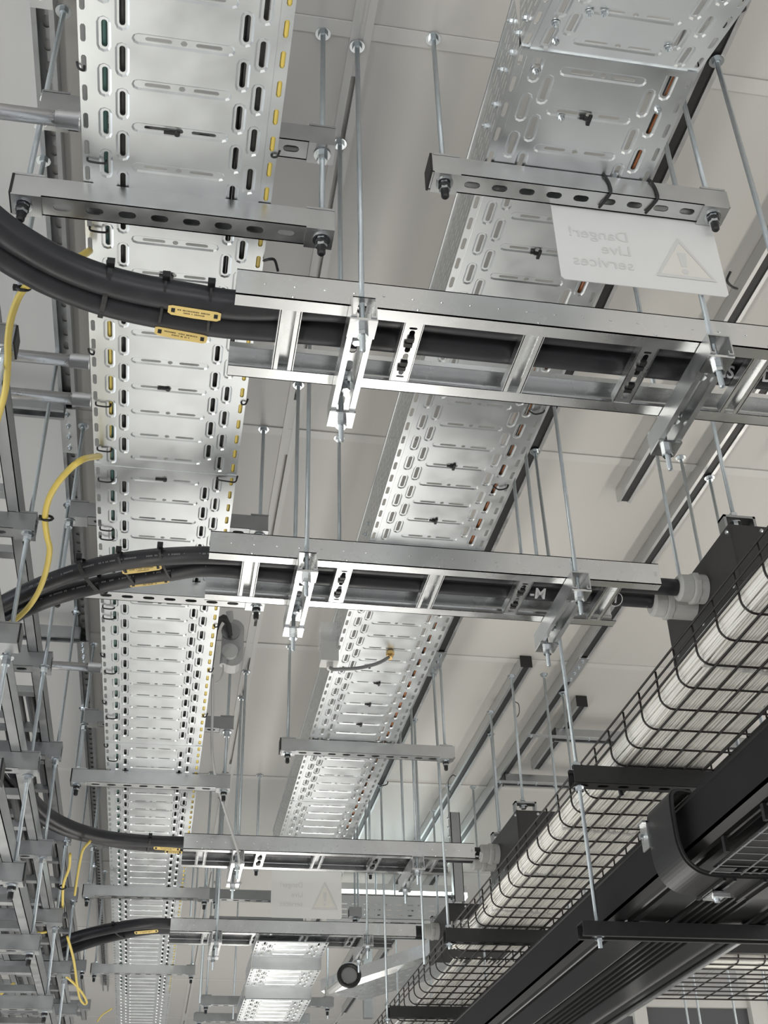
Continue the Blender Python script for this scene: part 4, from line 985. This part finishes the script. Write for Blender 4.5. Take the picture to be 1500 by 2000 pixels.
# round port
t = thing('round_port', 'round black ringed port with grey glass at the end of the diagonal tray', 'port', (.765, 5.05, 1.19))
c_ = px(682, 1905, 1.40); ax = (-c_).normalized(); ax = Vector((ax.x*.4, ax.y, ax.z*.3)).normalized()
a_ = ax.orthogonal().normalized(); b_ = ax.cross(a_)
t['org'] = tuple(c_); t.location = (c_.x, c_.y, c_.z+Z0)
mb = MB(); mb.tube([c_+(a_*cos(2*pi*i/28)+b_*sin(2*pi*i/28))*.049 for i in range(28)], .0099, 10, 1, True); part('ring', mb, BLACKP, t, True)
mb = MB(); mb.lathe(c_-ax*.004, ax, [(-.05, .042), (0, .047), (.004, .035)], 28); part('lens', mb, LENSM, t)
mb = MB(); mb.box((.84, 6.28, 1.366), (.885, 6.33, 1.42)); mb.cyl((.86, 6.30, 1.40), c_-ax*.03, .02, 10); part('mount', mb, GREYP, t)
# linear lamp
t = thing('linear_lamp', 'bright linear lamp beyond the farthest ladder', 'lamp', (.8, 6.3, 1.9))
mb = MB(); mb.box((.90, 6.30, 1.885), (1.60, 6.36, 1.91)); part('diffuser', mb, LAMPM, t)
mb = MB(); mb.box((.90, 6.30, 1.911), (1.60, 6.36, 1.945)); part('housing', mb, WHITEP, t)
area('linear_lamp_light', (1.2, 6.2, 1.86), .8, .06, 4, (radians(-30), 0, 0), (.85, 1, .98))
# vertical channel drop
strut_v = thing('vertical_post', 'grey vertical slotted post hanging behind the second black box', 'post', (1.21, 4.9, 1.75))
mb = MB(); mb.box((1.19, 4.9, 1.45), (1.232, 4.904, 1.83)); mb.box((1.19, 4.9, 1.45), (1.193, 4.94, 1.83)); mb.box((1.229, 4.9, 1.45), (1.232, 4.94, 1.83))
part('channel', mb, DULL, strut_v)
for q in range(4): bolt(strut_v, (1.188, 4.92, 1.81-q*.04), (0, pi/2, 0))
t = thing('vertical_post', 'grey vertical post far down at bottom centre beside a rod', 'post', (1.16, 7.0, 1.6))
mb = MB(); mb.box((1.15, 7.0, 1.42), (1.20, 7.05, 1.98)); part('channel', mb, DULL, t)
# rods that hang from the ceiling channels down past the picture or behind the boxes
for lb, x, y, zb in (('long threaded rod at the upper right edge from the dark channel beside the bent tray', .912, 1.285, .95),
                     ('threaded rod from the longest right channel down behind the nearest black box', 1.436, 2.58, 1.20),
                     ('threaded rod from the longest right channel beside the splice plate beyond the second ladder', 1.432, 3.99, 1.10),
                     ('threaded rod on the capped channel, just left of the second black box', 1.257, 4.40, 1.15),
                     ('threaded rod from the channel right of the bent tray near the third strut', .922, 4.30, 1.05)):
    rod(lb, x, y, 1.977, zb, 'c', (), False, stick=.0)
# extra thin rods of the far installations
FR = [(413, 1560, 1700), (424, 1545, 1700), (437, 1560, 1700), (455, 1710, 1990), (388, 1850, 1990), (712, 1700, 1800), (735, 1560, 1790), (757, 1720, 1960), (716, 1560, 1640), (843, 1880, 1960), (778, 1900, 1990), (640, 1860, 1990), (372, 1700, 1790)]
for k, (x, ya, yb) in enumerate(FR):
    yy = 6.6 if k % 2 else 5.9
    d0 = Fv + Rr*((x-750)/2362.0) - Uu*((yb-1000)/2362.0); p = d0*(yy/d0.y)
    rod('thin far threaded rod in the background, %s of the far group' % ORD[k], p.x, p.y, HZ, max(p.z, 1.25), 'c', (), False, stick=.0, group=None)

# ------------------------------------------------------------------ enclosure frame and second basket at lower right
t = thing('white_frame', 'white painted frame with dark glass panes at the lower right corner', 'frame', (2.3, 4.9, 1.0))
mb = MB(); mb.box((2.435, 4.95, -1.6), (2.52, 5.03, 1.62)); part('post', mb, FRAMEW, t)
mb = MB(); mb.box((2.52, 4.93, -1.6), (2.60, 5.05, 1.62)); part('post', mb, FRAMEW, t)
mb = MB(); mb.box((1.95, 4.97, 1.065), (2.435, 5.02, 1.105)); part('top_beam', mb, FRAMEW, t)
mb = MB(); mb.box((1.93, 4.965, -1.6), (1.985, 5.02, 1.12)); part('post', mb, FRAMEW, t)
mb = MB(); mb.box((1.985, 4.99, .0), (2.435, 4.998, 1.065)); part('glass_pane', mb, GLASSD, t)
mb = MB(); mb.box((1.3, 4.99, .0), (1.93, 4.998, 1.03)); part('glass_pane', mb, GLASSD, t)
for z in (1.08,):
    for x in (1.945, 1.965): mb = MB(); mb.lathe((x, 4.964, z), (0, -1, 0), [(0, .005), (.003, .004)], 8); part('rivet', mb, NUTM, t)
t = thing('wire_basket', 'black wire basket crossing to the right behind the trough, with white cables', 'cable basket', (1.3, 4.1, 1.03))
zf = 1.03
for k in range(14):
    x = 1.305+k*.10; mb = MB(); mb.tube([(x, 4.10, zf+.10), (x, 4.10, zf+.02), (x, 4.106, zf+.006), (x, 4.12, zf), (x, 4.66, zf)], .0028, 6, 1); part('cross_wire', mb, WIREM, t, True)
for y, z in [(4.098, zf+.10), (4.098, zf+.055), (4.10, zf+.012)]+[(4.13+.066*k, zf-.003) for k in range(9)]:
    mb = MB(); mb.cyl((1.30, y, z), (2.44, y, z), .003, 6); part('long_wire', mb, WIREM, t, True)
mb = MB()
for q in range(26):
    y = 4.115+(q % 9)*.012; z = zf+.008+(q//9)*.013; mb.tube([(1.3+.3*k, y+.003*sin(k+q), z+.002*sin(k*2+q)) for k in range(5)], .0055, 6, 2)
single('data_cable_bundle', mb, DATAM, (1.3, 4.12, zf), 'white data cables lying in the crossing wire basket at lower right', 'cable bundle', smoothf=True)
mb = MB(); mb.box((1.75, 3.98, 1.03), (2.15, 4.0, 1.10)); single('black_bracket', mb, BLACKM, (1.75, 3.98, 1.03), 'flat black bracket plate behind the end of the trough strut', 'bracket')
for k, x in enumerate((2.05, 2.10, 2.25, 2.40)):
    rod('threaded rod hanging in front of the dark glass at lower right, %s from the left' % ORD[k], x, 4.72, 1.30 if k > 1 else 1.25, .9, None, (), False, stick=.0) if False else rod('threaded rod hanging in front of the dark glass at lower right, %s from the left' % ORD[k], x, 4.72, HZ, .85, 'c', (), False, stick=.0)
